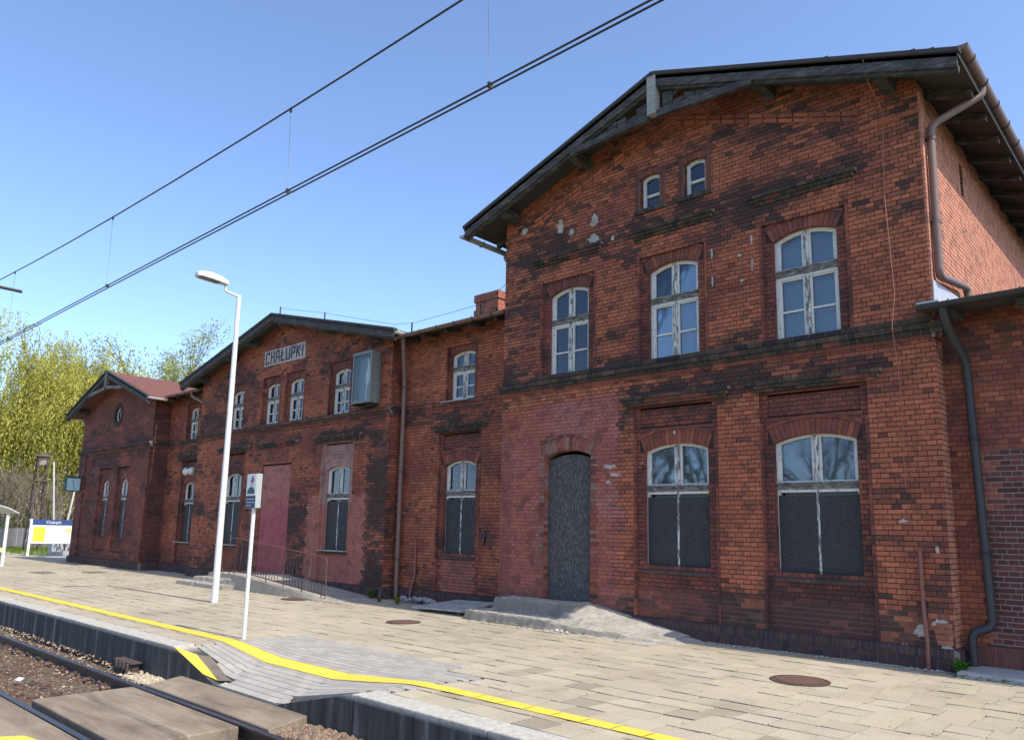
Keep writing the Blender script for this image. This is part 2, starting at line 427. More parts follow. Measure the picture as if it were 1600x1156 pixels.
for i in range(N_):
    f0, f1 = i / N_, (i + 1) / N_
    A = lambda f: on(XL + .41 + f * .87, KY + .172 - f * .10, .008); B = lambda f: on(XL + .56 + f * .95, KY + .30 - f * .14, .008)
    mb.poly([A(f0), A(f1), B(f1), B(f0)], (.16, .13, .10))
mb.build('brown_strip', M['concrete'], kl)

# --- track: rails, clips, slabs
RT = -.43; YF, YN = 4.62, 3.17
def rail(yc, label):
    prof = [(-.075, -.172), (.075, -.172), (.075, -.160), (.012, -.142), (.010, -.045), (.036, -.036), (.036, -.008), (.028, 0), (-.028, 0), (-.036, -.008), (-.036, -.036), (-.010, -.045), (-.012, -.142), (-.075, -.160)]
    t = thing('rail', (-30, yc, RT - .172), label, 'rail')
    mb = MB(); n = len(prof)
    xs = [-150, -60, -30, -20, -14, -11, -8, -5, 0, 20]
    for k in range(n):
        (a, b), (c, d) = prof[k], prof[(k + 1) % n]
        for x0, x1 in zip(xs, xs[1:]): mb.poly([(x0, yc + a, RT + b), (x1, yc + a, RT + b), (x1, yc + c, RT + d), (x0, yc + c, RT + d)])
    mb.build('rail_body', M['rail_steel'], t)
    for sgn in (-1, 1):
        x = -21.0
        while x < -4:
            if not (-11.3 < x < -7.9):
                mb = MB(); y = yc + sgn * .115
                mb.box(x - .07, x + .07, y - .06, y + .06, RT - .165, RT - .135, (.055, .035, .025))
                mb.tube([(x, y, RT - .14), (x, y, RT - .075)], .028, 6, (.07, .045, .03))
                mb.tube([(x - .05, y - sgn * .05, RT - .12), (x - .05, y, RT - .10), (x + .05, y, RT - .10), (x + .05, y - sgn * .05, RT - .12)], .013, 5, (.06, .04, .028))
                mb.build('rail_clip', M['rust'], t)
            x += .6
    return t
rail(YF, 'worn steel rail on the platform side of the track'); rail(YN, 'shiny-topped steel rail on the side away from the platform')
def slab(x0, x1, y0, y1, label, skew=0, lift=0.0):
    mb = MB(); b = RT - .22
    mb.hexa([(x0, y0, b), (x1, y0, b), (x1 + skew, y1, b), (x0 + skew, y1, b), (x0, y0, RT + .012), (x1, y0, RT + .012), (x1 + skew, y1, RT + .012 + lift), (x0 + skew, y1, RT + .012 + lift)])
    o = mb.build('crossing_slab', M['slab_concrete'], bevel=.015)
    return tag(o, label, 'slab')
slab(-11.05, -8.17, YN + .14, YF - .10, 'wide brown concrete crossing slab between the two rails')
sl2 = slab(-11.05, -7.85, YF + .075, KY - .004, 'narrow brown concrete crossing slab at the foot of the grey ramp', lift=.068)
sl3 = slab(-12.2, -8.3, 1.55, YN - .075, 'tan concrete crossing slab outside the far rail with yellow edge paint')
mb = MB(); mb.poly([(-9.42, 2.45, RT + .018), (-8.45, 2.45, RT + .018), (-8.6, 2.86, RT + .018), (-9.25, 2.74, RT + .018)]); mb.build('yellow_edge', M['yellow_paint'], sl3)
# --- ballast and clods
def rock(mb, x, y, z, r, col):
    k = uni(.6, 1.0); a = uni(0, 6.28); n = len(mb.v); pts = [(0, 0, k), (0, 0, -k * .6)] + [(math.cos(a + t * 1.2566), math.sin(a + t * 1.2566), uni(-.3, .3)) for t in range(5)]
    for p in pts:
        q = uni(.72, 1.2) * r; mb.v.append((x + p[0] * q, y + p[1] * q, z + p[2] * q))
    for t in range(5):
        mb.f.append((n, n + 2 + t, n + 2 + (t + 1) % 5)); mb.c.append(col); mb.f.append((n + 1, n + 2 + (t + 1) % 5, n + 2 + t)); mb.c.append(col)
def bal_col():
    t = rnd(); b = uni(.6, 1.25)
    if t < .62: c = (.16, .088, .06)
    elif t < .88: c = (.17, .125, .085)
    else: c = (.36, .30, .22)
    return tuple(q * b for q in c)
mb = MB()
def bed_top(x, y):
    h = -.585 + .03 * noise.noise(Vector((x * 1.1, y * 1.1, 0)))
    if y > YF + .1: h += .10 * min(1, (y - YF - .1) / .3)
    if YN < y < YF: h += .045
    return h
for i in range(15000):
    x = -4.5 - 21 * rnd() ** 1.25; y = uni(1.9, KY - .01)
    if -11.1 < x < -7.85 and y < KY: continue
    if abs(y - YF) < .10 or abs(y - YN) < .10: continue
    if x < -11.9 or y > 3.1 or x > -8.2:
        c = bal_col()
        if y > YF + .1 and rnd() < .45: c = sc(1.0, 1.5, (.30, .24, .165))
        rock(mb, x, y, bed_top(x, y), uni(.009, .027), c)
for i in range(2600):      # heap of clods against the right kerb
    x = uni(-7.95, -5.0); y = uni(YF + .12, KY - .02)
    h = .10 * math.exp(-((x + 7.2) / .8) ** 2) * (.4 + (y - YF)); rock(mb, x, y, -.52 + h + uni(-.02, .02), uni(.015, .05), sc(.6, 1.3, (.22, .155, .105)))
for i in range(500): # pale heap by the left kerb end
    x = random.gauss(-11.75, .3); y = uni(YF + .2, KY - .02)
    if x > -11.08: continue
    rock(mb, x, y, -.50 + uni(-.02, .03), uni(.02, .045), sc(.7, 1.2, (.42, .35, .25)))
rock(mb, -13.1, 3.72, -.52, .07, (.6, .57, .5))
tag(mb.build('ballast', M['stone']), 'reddish brown track ballast and clods around the rails', 'ballast', kind='stuff')
# rusty bracket by the kerb
t = thing('rusty_track_bracket', (-12.6, 4.98, -.52), 'rusty ribbed metal bracket lying against the platform kerb', 'bracket')
for i in range(4):
    mb = MB(); x = -12.85 + i * .14; mb.box(x, x + .07, 4.93, 5.12, -.52, -.33 - .01 * (i % 2), (.075, .052, .045)); mb.build('rib', M['rust'], t, bevel=.008)
mb = MB(); mb.box(-12.93, -12.33, 5.0, 5.10, -.50, -.40, (.06, .042, .038)); mb.box(-12.98, -12.30, 4.96, 5.13, -.345, -.325, (.08, .055, .045)); mb.build('plate', M['rust'], t)

# ================================================================ STATION BUILDING
B = thing('station_building', (-18, 12.1, 0), 'old red brick railway station with soot-stained gabled front and boarded windows', 'building')
C = .0757
def front(yp): return lambda u, v, d: (u, yp - d, v)
def side(xp): return lambda u, v, d: (xp + d, u, v)
def lerp(a, b, t): return tuple(p + (q - p) * t for p, q in zip(a, b))
def cl(x): return max(0.0, min(1.0, x))
def nz(x, z, s): return noise.noise(Vector((x, z, s)))
def g_(x, c, w): return math.exp(-((x - c) / w) ** 2)
ORANGE = [(.345, .105, .050), (.305, .092, .046), (.275, .080, .044), (.33, .112, .060)]
RED = [(.215, .064, .042), (.19, .056, .038), (.24, .070, .044), (.145, .047, .036)]
SOOT = [(.040, .027, .026), (.055, .034, .030), (.030, .023, .023), (.075, .038, .032)]
HOODS = [(-9.71, 1.84, 7.55), (-7.225, 1.84, 7.55), (-4.735, 1.84, 7.55), (-7.215, 2.26, 4.28), (-4.71, 2.2, 4.28), (-13.5, 1.95, 4.28), (-18.02, 2.2, 4.28), (-21.2, 2.35, 4.28), (-23.95, 2.1, 4.28), (-28.15, 1.9, 4.28)]
def halo(x, z):          # soot washed off the drip mouldings and sills
    h = 0.0
    for c, w_, zc in HOODS:
        dx = max(0, abs(x - c) - w_ / 2); dz = z - zc
        if abs(dz) < 1.2 and dx < 1: h = max(h, math.exp(-(dx / .20) ** 2 - (dz / (.30 if dz > 0 else .24)) ** 2))
        if z < zc and dz > -1.3: h = max(h, .75 * math.exp(-((abs(x - c) - w_ / 2) / .13) ** 2 - (dz / .8) ** 2))     # runs below the ends
    return h
def clay(x, z, seed, bias, warm=.5):
    n = .55 * nz(x * .42, z * .95, seed) + .46 * nz(x * 1.35, z * 3.0, seed + 5) + .46 * nz(x * 3.4, z * 8.5, seed + 9) + .22 * nz(x * 9, z * 17, seed + 13)
    s = bias + 1.2 * n + uni(-.20, .20) + (.42 * halo(x, z) if seed < 30 else 0)
    k = cl(.5 + 1.6 * (warm - .5) + 1.3 * nz(x * .9, z * 1.4, seed + 21) + uni(-.25, .25))
    base = lerp((.22, .066, .046), (.39, .122, .062), k); b = uni(.84, 1.16)
    if rnd() < .07: base = random.choice(RED + ORANGE)
    base = tuple(q * b for q in base)
    t = cl((s - .12) / .72); t = t * t * (3 - 2 * t)
    return lerp(base, lerp((.060, .036, .031), (.036, .026, .025), rnd()), t * .92)
SALMON = (.33, .105, .078); PINK = (.37, .16, .14)
def col_R(x, z):
    bias = -.10 + .85 * g_(z, .40, .48) + .34 * g_(z, 4.98, .42) + .38 * g_(z, 4.30, .30) * (x > -8.2) + .27 * (z > 5)
    bias += .20 * g_(z, 7.62, .35) - .16 * g_(x, -6.0, .5) * (z < 4) - .10 * (x > -3.9) * (1 < z < 4)
    bias += .45 * g_(x, -2.9, .35) * (z < 1.4)
    edge = -8.36 + .12 * nz(z * 2.2, 1, 4)
    if z < 4.62 and x < edge:
        top = 4.42 + .25 * nz(x * 1.1, 3, 8) - .7 * g_(x, -11.4, .5)
        if z < top or rnd() < .12:
            b = uni(.86, 1.12); c = tuple(q * b for q in SALMON)
            k = cl(1.6 * nz(x * .9, z * 1.1, 31) + .8 * g_(z, 4.0, .6) * g_(x, -9.7, 1.2) - .15)
            c = lerp(c, PINK, k * .85)
            if x < -11.1: c = lerp(c, (.15, .055, .045), .45 + .3 * nz(x, z * 2, 3))
            if nz(x * 2.6, z * 5.2, 77) > .48: c = lerp(c, (.20, .07, .05), .6)
            if z < .62: c = lerp(c, (.12, .05, .04), uni(.1, .6))
            return c
    return clay(x, z, 1.3, bias, .70)
def col_dark(x, z, s=0.0):       # moulded bricks of the window surrounds
    c = clay(x, z, 6.6, .22 + s, .25); return lerp(c, (.10, .038, .034), .35)
def col_L2(x, z): return clay(x, z, 12.1, -.14 + .75 * g_(z, .2, .45) + .3 * g_(z, 4.5, .35) + .15 * (z > 5), .55)
def col_M(x, z):
    bias = -.06 + .35 * g_(z, 4.75, .35) + .5 * g_(z, .4, .5) + .16 * (z > 5) + .22 * (x < -22.6) + .25 * g_(x, -23, 1.2) * (z < 4)
    if x > -16.62 + .12 * nz(z * 4, 0, 2) and z < 4.3: bias += .85 - .22 * z / 4
    if -20.35 < x < -19.35 and z < 2.75: bias += .6
    if 3.9 < z < 4.5 and -19.6 < x < -16.8: bias += .35
    if -19.38 + .06 * nz(z * 5, 0, 6) < x < -16.62 + .15 * nz(z * 5, 0, 2) and z < 2.62 + .06 * nz(x * 4, 2, 2):
        b = uni(.92, 1.08); return tuple(q * b for q in (.36, .135, .10))
    return clay(x, z, 19.4, bias, .5)
def col_P(x, z): return lerp(clay(x, z, 27.7, .10 + .35 * g_(z, 4.7, .5) + .3 * g_(z, .4, .4), .22), (.11, .042, .036), .30)
def col_side(x, z): c = clay(x, z, 33.0, -.42, .9); return lerp(c, (.54, .26, .17), .6)  # sunlit look put into the colour: bricks paler than on the front
def col_wing(x, z):
    edge = 3.05 + (.6 if x < -2.3 else 0) * 0
    if z < 3.02 and x > -2.38 + .10 * (int(z / C) % 2) or (z < 2.2 and x > -2.5):
        b = uni(.75, 1.2); return tuple(q * b for q in random.choice([(.105, .038, .034), (.13, .044, .038), (.085, .034, .032)]))
    return clay(x, z, 40.0, -.05 + .4 * (z > 4.3), .35)
def mort_std(x, z): b = .8 + .35 * nz(x * .8, z, 2); return (.052 * b, .030 * b, .026 * b)
def mort_M(x, z):
    if -19.3 < x < -16.7 and z < 2.6: return (.25, .09, .068)
    return mort_std(x, z)
def mort_dark(x, z): return (.07, .045, .04)
def mort_wing(x, z):
    if z < 3.02 and x > -2.38: return (.30, .26, .23)
    return (.11, .055, .042)
def mort_R(x, z):
    if x < -8.4 and .6 < z < 4.3: return (.22, .072, .055)
    if z < .7: return (.16, .12, .10)
    return mort_std(x, z)

class Rect:
    def __init__(s, u0, u1, z0, z1): s.a = (u0, u1); s.z0 = z0; s.z1 = z1
    def chord(s, z, zt, outer): return s.a if s.z0 < (z + zt) / 2 < s.z1 else None
class Arch:
    def __init__(s, uc, w, z0, zs, rise, ring=.25):
        s.uc, s.w, s.z0, s.zs, s.rise, s.ring = uc, w, z0, zs, rise, ring
        a = w / 2; s.Rr = (a * a + rise * rise) / (2 * rise); s.zc = zs + rise - s.Rr
    def chord(s, z, zt, outer):
        m_ = (z + zt) / 2
        if m_ < s.z0: return None
        if m_ < s.zs: return (s.uc - s.w / 2, s.uc + s.w / 2)
        rr = s.Rr + (s.ring if outer else 0); q = (m_ if outer else z) - s.zc
        if q >= rr: return None
        c = math.sqrt(rr * rr - q * q)
        c = min(c, s.w / 2 * ((s.Rr + s.ring) / s.Rr if outer else 1.0))
        return (s.uc - c, s.uc + c)
def subtract(iv, h):
    out = []
    for a, b in iv:
        if h[1] <= a or h[0] >= b: out.append((a, b)); continue
        if h[0] > a: out.append((a, h[0]))
        if h[1] < b: out.append((h[1], b))
    return out
bricks = []; mortar = MB(); trim = MB()
def wall(T, z0, z1, base, holes, colf, mcol=mort_std, d=0.0, dep=.03, ph=0.0, pick=False, rough=.002):
    k = 0; z = z0
    while z < z1 - .01:
        zt = min(z + C, z1); b = base((z + zt) / 2)
        if b:
            iv = [b]; mv = [b]
            for h in holes:
                c = h.chord(z, zt, True)
                if c: iv = subtract(iv, c)
                c = h.chord(z, zt, False)
                if c: mv = subtract(mv, c)
            for a, e in mv:
                n = max(1, int((e - a) / .35))
                for i in range(n):
                    p, q = a + (e - a) * i / n, a + (e - a) * (i + 1) / n
                    mortar.poly([T(p, z, d - .007), T(q, z, d - .007), T(q, zt, d - .007), T(p, zt, d - .007)], mcol((p + q) / 2, z))
            hd = k % 2; L = .1305 if hd else .261
            off = ph + (L / 2 if hd else (0 if k % 4 == 0 else .1305))
            for a, e in iv:
                i = math.floor((a - off) / L); u = off + i * L; cuts = [a]
                while u < e - .001:
                    if u > a + .035 and u < e - .035: cuts.append(u)
                    u += L
                cuts.append(e)
                for p, q in zip(cuts, cuts[1:]):
                    if q - p < .012: continue
                    bricks.append((T, p + .0055, q - .0055, z + .0065, zt - .0065, d + uni(-rough, rough), d - dep, colf((p + q) / 2, (z + zt) / 2), pick))
        z = zt; k += 1
def reveal(T, u0, u1, z0, z1, d0, d1, colf):
    # thin returns round a rectangular niche
    c = colf((u0 + u1) / 2, (z0 + z1) / 2)
    for (a, b, c0, c1) in ((u0, u0, z0, z1), (u1, u1, z0, z1)):
        z = z0
        while z < z1 - .01:
            zt = min(z + C, z1); mortar.poly([T(a, z, d0), T(a, zt, d0), T(a, zt, d1), T(a, z, d1)], colf(a, z)); z = zt
    mortar.poly([T(u0, z1, d0), T(u1, z1, d0), T(u1, z1, d1), T(u0, z1, d1)], c)
    mortar.poly([T(u0, z0, d0), T(u1, z0, d0), T(u1, z0, d1), T(u0, z0, d1)], c)
def arch_pts(uc, w, z0, zs, rise, n=10):
    a = w / 2; Rr = (a * a + rise * rise) / (2 * rise); zc = zs + rise - Rr; th = math.asin(min(1, a / Rr))
    pts = [(uc - a, z0), (uc - a, zs)]
    for i in range(1, n): t = -th + 2 * th * i / n; pts.append((uc + Rr * math.sin(t), zc + Rr * math.cos(t)))
    pts += [(uc + a, zs), (uc + a, z0)]
    return pts
def arch_ring(T, A, d0, d1, colf, jam=True, proud_label=True):
    # voussoirs of the segmental arch
    th = math.asin(min(1, A.w / 2 / A.Rr)); n = max(5, int(A.Rr * 2 * th / .077)); r0, r1 = A.Rr, A.Rr + A.ring
    for i in range(n):
        t0 = -th + 2 * th * i / n + .004 / r0; t1 = -th + 2 * th * (i + 1) / n - .004 / r0
        P = []
        for d in (d0 + uni(-.002, .002), d1):
            for (t, r) in ((t0, r0), (t1, r0), (t1, r1), (t0, r1)): P.append(T(A.uc + r * math.sin(t), A.zc + r * math.cos(t), d))
        trim.hexa(P, colf(A.uc, A.zs + .2), skip=(1,))
    if proud_label:
        m_ = 14
        for i in range(m_):
            t0 = -th + 2 * th * i / m_; t1 = -th + 2 * th * (i + 1) / m_; P = []
            for d in (d0 + .022, d1):
                for (t, r) in ((t0, r1), (t1, r1), (t1, r1 + .055), (t0, r1 + .055)): P.append(T(A.uc + r * math.sin(t), A.zc + r * math.cos(t), d))
            trim.hexa(P, colf(A.uc + i * .1, A.zs + .3), skip=(1,))
    # jambs and soffit of the opening
    db = d0 - .26; pts = arch_pts(A.uc, A.w, A.z0, A.zs, A.rise)
    for (a, b) in zip(pts, pts[1:]):
        if a[0] == b[0]:
            z = min(a[1], b[1]); ze = max(a[1], b[1])
            while z < ze - .005:
                zt = min(z + C, ze); mortar.poly([T(a[0], z, d0), T(a[0], zt, d0), T(a[0], zt, db), T(a[0], z, db)], colf(a[0], z)); z = zt
        else: mortar.poly([T(a[0], a[1], d0), T(b[0], b[1], d0), T(b[0], b[1], db), T(a[0], a[1], db)], colf(a[0], a[1]))
def row_blocks(T, u0, u1, z0, z1, d0, L, colf, slope=0.0, dback=-.02):
    n = max(1, round((u1 - u0) / L)); L = (u1 - u0) / n
    for i in range(n):
        a, b = u0 + i * L + .006, u0 + (i + 1) * L - .006; j = uni(-.004, .004); c = colf((a + b) / 2, (z0 + z1) / 2)
        trim.hexa([T(a, z0, d0 + j), T(b, z0, d0 + j), T(b, z1 - slope, d0 + j), T(a, z1 - slope, d0 + j), T(a, z0, dback), T(b, z0, dback), T(b, z1, dback), T(a, z1, dback)], c, skip=(1,))
    mortar.hexa([T(u0, z0 + .004, d0 - .008), T(u1, z0 + .004, d0 - .008), T(u1, z1 - slope - .004, d0 - .008), T(u0, z1 - slope - .004, d0 - .008), T(u0, z0 + .004, dback), T(u1, z0 + .004, dback), T(u1, z1 - .004, dback), T(u0, z1 - .004, dback)], (.20, .175, .145), skip=(1,))
def cornice_col(x, z):
    c = random.choice([(.045, .036, .030), (.070, .050, .036), (.095, .060, .038), (.040, .032, .030)]); b = uni(.7, 1.2)
    if nz(x * 1.7, z * 3, 50) > .42: c = (.19, .065, .045)
    return tuple(q * b for q in c)
def string(T, u0, u1, colf=cornice_col, big=1.0):
    row_blocks(T, u0, u1, 4.655, 4.725, .030 * big, .26, col_dark)
    row_blocks(T, u0, u1, 4.725, 4.800, .065 * big, .13, colf)
    row_blocks(T, u0, u1, 4.800, 4.915, .110 * big, .13, colf, slope=.035)
def hood(T, u0, u1, z, colf=cornice_col, d=0.0):
    row_blocks(T, u0 + .10, u1 - .10, z, z + .055, d + .035, .13, colf)
    row_blocks(T, u0 + .05, u1 - .05, z + .055, z + .115, d + .075, .13, colf)
    row_blocks(T, u0, u1, z + .115, z + .20, d + .115, .13, colf, slope=.03)
def plinth(T, u0, u1, proud=.07, low=-.03, top=.30, colf=None):
    colf = colf or (lambda x, z: lerp(random.choice([(.050, .040, .040), (.075, .050, .045), (.040, .034, .036)]), (.12, .05, .042), uni(0, .5)))
    row_blocks(T, u0, u1, .165, top, proud, .080, colf, slope=.03)
    z = .165
    while z > low + .01: row_blocks(T, u0, u1, max(low, z - C), z, proud - .006, .26 if int(z * 100) % 2 else .13, colf); z -= C

# ---- windows
def ring_mb(mb, T, outer, inner, d0, d1, col=(1, 1, 1)):
    n = len(outer)
    for i in range(n):
        j = (i + 1) % n
        mb.poly([T(*outer[i], d0), T(*outer[j], d0), T(*inner[j], d0), T(*inner[i], d0)], col)
        mb.poly([T(*inner[i], d0), T(*inner[j], d0), T(*inner[j], d1), T(*inner[i], d1)], col)
        mb.poly([T(*outer[i], d0), T(*outer[j], d0), T(*outer[j], d1), T(*outer[i], d1)], col)
def inset(uc, w, z0, zs, rise, t): 
    r2 = rise * (w - 2 * t) / w; return (uc, w - 2 * t, z0 + t, zs + rise - t - r2, r2)
def arch_slice(p, u0, u1, z0, n=6):
    uc, w, zb, zs, rise = p; a = w / 2; Rr = (a * a + rise * rise) / (2 * rise); zc = zs + rise - Rr
    top = []
    for i in range(n + 1):
        u = u0 + (u1 - u0) * i / n; q = min(1, abs(u - uc) / Rr); top.append((u, zc + math.sqrt(max(0, Rr * Rr - (u - uc) ** 2))))
    return [(u0, z0), (u1, z0)] + top[::-1]
def slabpoly(mb, T, pts, d0, d1, col=(1, 1, 1)):
    mb.poly([T(*q, d0) for q in pts], col); mb.poly([T(*q, d1) for q in pts][::-1], col)
    for a, b in zip(pts, pts[1:] + pts[:1]): mb.poly([T(*a, d0), T(*b, d0), T(*b, d1), T(*a, d1)], col)
def window(T, uc, w, z0, zs, rise, ztr, style, d=-.12, parent=None, backing='grey_blind'):
    """style: 'sash' two casements with glazing bars, 'boarded' lower lights closed by dark sheets, 'small' single casement"""
    fw_, P = (.045 if style == 'boarded' else .06), (uc, w, z0, zs, rise)
    I = inset(*P, fw_); mb = MB()
    ring_mb(mb, T, arch_pts(*P), arch_pts(*I), d, d - .09)
    apex = zs + rise
    fr = mb.build('window', M['peeling_paint'], parent or B)
    mb = MB(); u0, u1 = I[1] / -2 + uc, I[1] / 2 + uc
    if style == 'small':
        mb.tbox(T, u0, u1, ztr - .022, ztr + .022, d + .004, d - .05, skip=())
        mb.build('glazing_bar', M['peeling_paint'], fr)
        for (a, b, lo, top) in ((u0, u1, I[2], False), (u0, u1, ztr + .02, True)):
            p = MB(); pts = arch_slice(I, a, b, lo) if top else [(a, lo), (b, lo), (b, ztr - .02), (a, ztr - .02)]
            slabpoly(p, T, pts, d - .045, d - .049); p.build('pane', M['window_glass'], fr)
    else:
        m2 = MB(); m2.tbox(T, uc - .042, uc + .042, z0 + .01 if style == 'sash' else ztr - .05, apex - .02, d + .012, d - .08, skip=())
        if style != 'sash': m2.tbox(T, uc - .019, uc + .019, z0 + .06, ztr - .05, d + .016, d - .05, skip=())
        m2.build('mullion', M['worn_paint'], fr)
        m2 = MB(); m2.tbox(T, uc - w / 2 + .004, uc + w / 2 - .004, ztr - .055, ztr + .035, d + .030, d - .08, skip=()); m2.tbox(T, uc - w / 2 - .0, uc + w / 2 + .0, ztr + .035, ztr + .060, d + .05, d - .06, skip=())
        m2.build('transom', M['bare_wood'], fr)
        m2 = MB(); m2.tbox(T, uc - w / 2 + .006, uc + w / 2 - .006, ztr - .10, ztr - .055, d + .010, d - .06, skip=()); m2.build('sash_rail', M['peeling_paint'], fr)
        for sgn in (-1, 1):
            a, b = (u0, uc - .042) if sgn < 0 else (uc + .042, u1)
            m2 = MB(); st = .035         # upper casement frame
            m2.tbox(T, a, a + st, ztr + .06, zs + rise * (.1 if sgn < 0 else .9), d - .012, d - .06, skip=()); m2.tbox(T, b - st, b, ztr + .06, zs + rise * (.9 if sgn < 0 else .1), d - .012, d - .06, skip=())
            m2.tbox(T, a, b, ztr + .06, ztr + .085, d - .013, d - .06, skip=())
            m2.build('casement', M['peeling_paint'], fr)
            p = MB(); slabpoly(p, T, arch_slice(I, a, b, ztr + .06), d - .045, d - .049); p.build('pane', M['window_glass'], fr)
            if style == 'sash':
                lo, hi = I[2], ztr - .10; zm = lo + (hi - lo) * .48; m2 = MB()
                m2.tbox(T, a, a + st, lo, hi, d - .012, d - .06, skip=()); m2.tbox(T, b - st, b, lo, hi, d - .012, d - .06, skip=())
                m2.tbox(T, a + st, b - st, lo, lo + .05, d - .013, d - .06, skip=()); m2.tbox(T, a + st, b - st, hi - .03, hi, d - .013, d - .06, skip=()); m2.tbox(T, a + st, b - st, zm - .016, zm + .016, d - .014, d - .06, skip=())
                m2.build('casement', M['peeling_paint'], fr)
                for zz0, zz1 in ((lo + .05, zm - .016), (zm + .016, hi - .03)):
                    p = MB(); slabpoly(p, T, [(a + st, zz0), (b - st, zz0), (b - st, zz1), (a + st, zz1)], d - .045, d - .049); p.build('pane', M['window_glass'], fr)
            else:
                p = MB(); p.tbox(T, uc - w / 2 + .022 if sgn < 0 else uc + .02, uc - .02 if sgn < 0 else uc + w / 2 - .004, z0 - .01, ztr - .135 - .03 * rnd(), d + .012, d - .03, skip=()); p.build('dark_board', M['dark_board'], fr)
    # blind or curtain hanging behind the glass
    p = MB(); pts = arch_pts(*I); dd = d - .20
    if backing == 'net_curtain':
        n = 14
        for i in range(n):
            a = u0 + (u1 - u0) * i / n; b = u0 + (u1 - u0) * (i + 1) / n
            if backing == 'net_curtain' and 5 <= i <= 6: continue
            p.poly([T(a, z0, dd + .03 * (i % 2)), T(b, z0, dd + .03 * ((i + 1) % 2)), T(b, apex, dd + .03 * ((i + 1) % 2)), T(a, apex, dd + .03 * (i % 2))])
        p.build('curtain', M['net_curtain'], fr)
    elif backing:
        slabpoly(p, T, pts, dd, dd - .01); p.build('blind', M['grey_blind'], fr)
    return fr
def sill(T, u0, u1, z, d, colf=col_dark, drop=.12, out=.05):
    n = max(3, round((u1 - u0) / .08)); L = (u1 - u0) / n
    for i in range(n):
        a, b = u0 + i * L + .003, u0 + (i + 1) * L - .003
        trim.hexa([T(a, z - drop, d + out), T(b, z - drop, d + out), T(b, z - .07, d + out), T(a, z - .07, d + out), T(a, z - drop, d - .14), T(b, z - drop, d - .14), T(b, z + .012, d - .14), T(a, z + .012, d - .14)], lerp(colf(a, z), (.06, .055, .05), .7), skip=(1,))
    mortar.hexa([T(u0, z - drop + .004, d + out - .006), T(u1, z - drop + .004, d + out - .006), T(u1, z - .08, d + out - .006), T(u0, z - .08, d + out - .006), T(u0, z - drop + .004, d - .14), T(u1, z - drop + .004, d - .14), T(u1, z, d - .14), T(u0, z, d - .14)], (.13, .11, .10), skip=(1,))
def niche_window(T, uc, w, z0, zs, rise, ztr, style, nw, nz0, nz1, colf, holes, backing='grey_blind', dn=.05, panel=None, hoodz=None, hw=None, hoodcol=cornice_col, mc=mort_std):
    """window with moulded surround set in a shallow niche; adds the niche to the wall's holes"""
    u0, u1 = uc - nw / 2, uc + nw / 2
    holes.append(Rect(u0, u1, nz0, nz1)); A = Arch(uc, w, z0, zs, rise)
    inner = [A]
    if panel: inner.append(Rect(uc - nw / 2 + .12, uc + nw / 2 - .12, panel[0], panel[1]))
    wall(T, nz0, nz1, lambda z: (u0, u1), inner, colf, mc, d=-dn, ph=uc)
    if panel:
        wall(T, panel[0], panel[1], lambda z: (uc - nw / 2 + .12, uc + nw / 2 - .12), [A], colf, mc, d=-dn - .03, ph=uc + .07)
        reveal(T, uc - nw / 2 + .12, uc + nw / 2 - .12, panel[0], panel[1], -dn, -dn - .037, colf)
    reveal(T, u0, u1, nz0, nz1, 0, -dn - .008, colf)
    # roll mouldings on the niche edge
    for u in (u0 + .02, u1 - .02):
        z = nz0
        while z < min(nz1, zs + .35) - .02:
            zt = min(z + 2 * C, zs + .35, nz1); trim.tbox(T, u - .022, u + .022, z + .003, zt - .003, .012, -dn, colf(u, z)); z = zt
    arch_ring(T, A, -dn, -dn - .10, colf)
    window(T, uc, w, z0, zs, rise, ztr, style, d=-dn - .09, backing=backing)
    if hoodz: hood(T, uc - hw / 2, uc + hw / 2, hoodz, hoodcol)
    return A

# ================= right-hand gabled block
RX0, RX1, RY = -11.51, -2.87, 12.09; RC = -7.19
RZR, RSL = 10.33, .345                          # ridge height on top of the roof and slope
def rbase(z):
    top = RZR - .06
    lim = (top - z) / RSL
    if z < 8.2: return (RX0, RX1)
    lim = min(lim, (RX1 - RX0) / 2)
    return (RC - lim, RC + lim) if lim > .1 else None
T = front(RY); H = []
def surround(x, z): 
    return col_dark(x, z, .10 + .35 * g_(z, .5, .4))
niche_window(T, -7.215, 1.31, 1.18, 3.27, .125, 2.58, 'boarded', 1.72, .30, 4.13, surround, H, panel=(3.72, 4.06), hoodz=4.13, hw=2.26, mc=mort_R)
niche_window(T, -4.71, 1.32, 1.18, 3.27, .125, 2.57, 'boarded', 1.72, .30, 4.13, surround, H, panel=(3.72, 4.06), hoodz=4.13, hw=2.2, mc=mort_R)
for uc in (-7.215, -4.71): sill(T, uc - .69, uc + .69, 1.18, -.05)
def surr_up(x, z): return col_dark(x, z, .02)
for uc, ww in ((-9.71, 1.04), (-7.225, 1.06), (-4.735, 1.07)):
    niche_window(T, uc, ww, 4.90, 6.72, .13, 6.14, 'sash', ww + .42, 4.91, 7.06, surr_up, H, hoodz=7.42, hw=1.84)
for uc in (-7.665, -6.69):
    A = Arch(uc, .43, 8.02, 8.66, .06, .12); H.append(A); arch_ring(T, A, 0.004, -.09, surr_up, proud_label=False); window(T, uc, .43, 8.02, 8.66, .06, 8.30, 'small', d=-.09)
    row_blocks(T, uc - .36, uc + .36, 7.93, 8.01, .05, .13, cornice_col)
    for s_ in (-1, 1): row_blocks(T, uc + s_ * .29 - .045, uc + s_ * .29 + .045, 8.02, 8.80, .02, .09, surr_up)
DA = Arch(-9.675, 1.17, .40, 3.27, .125, .28); H.append(DA)
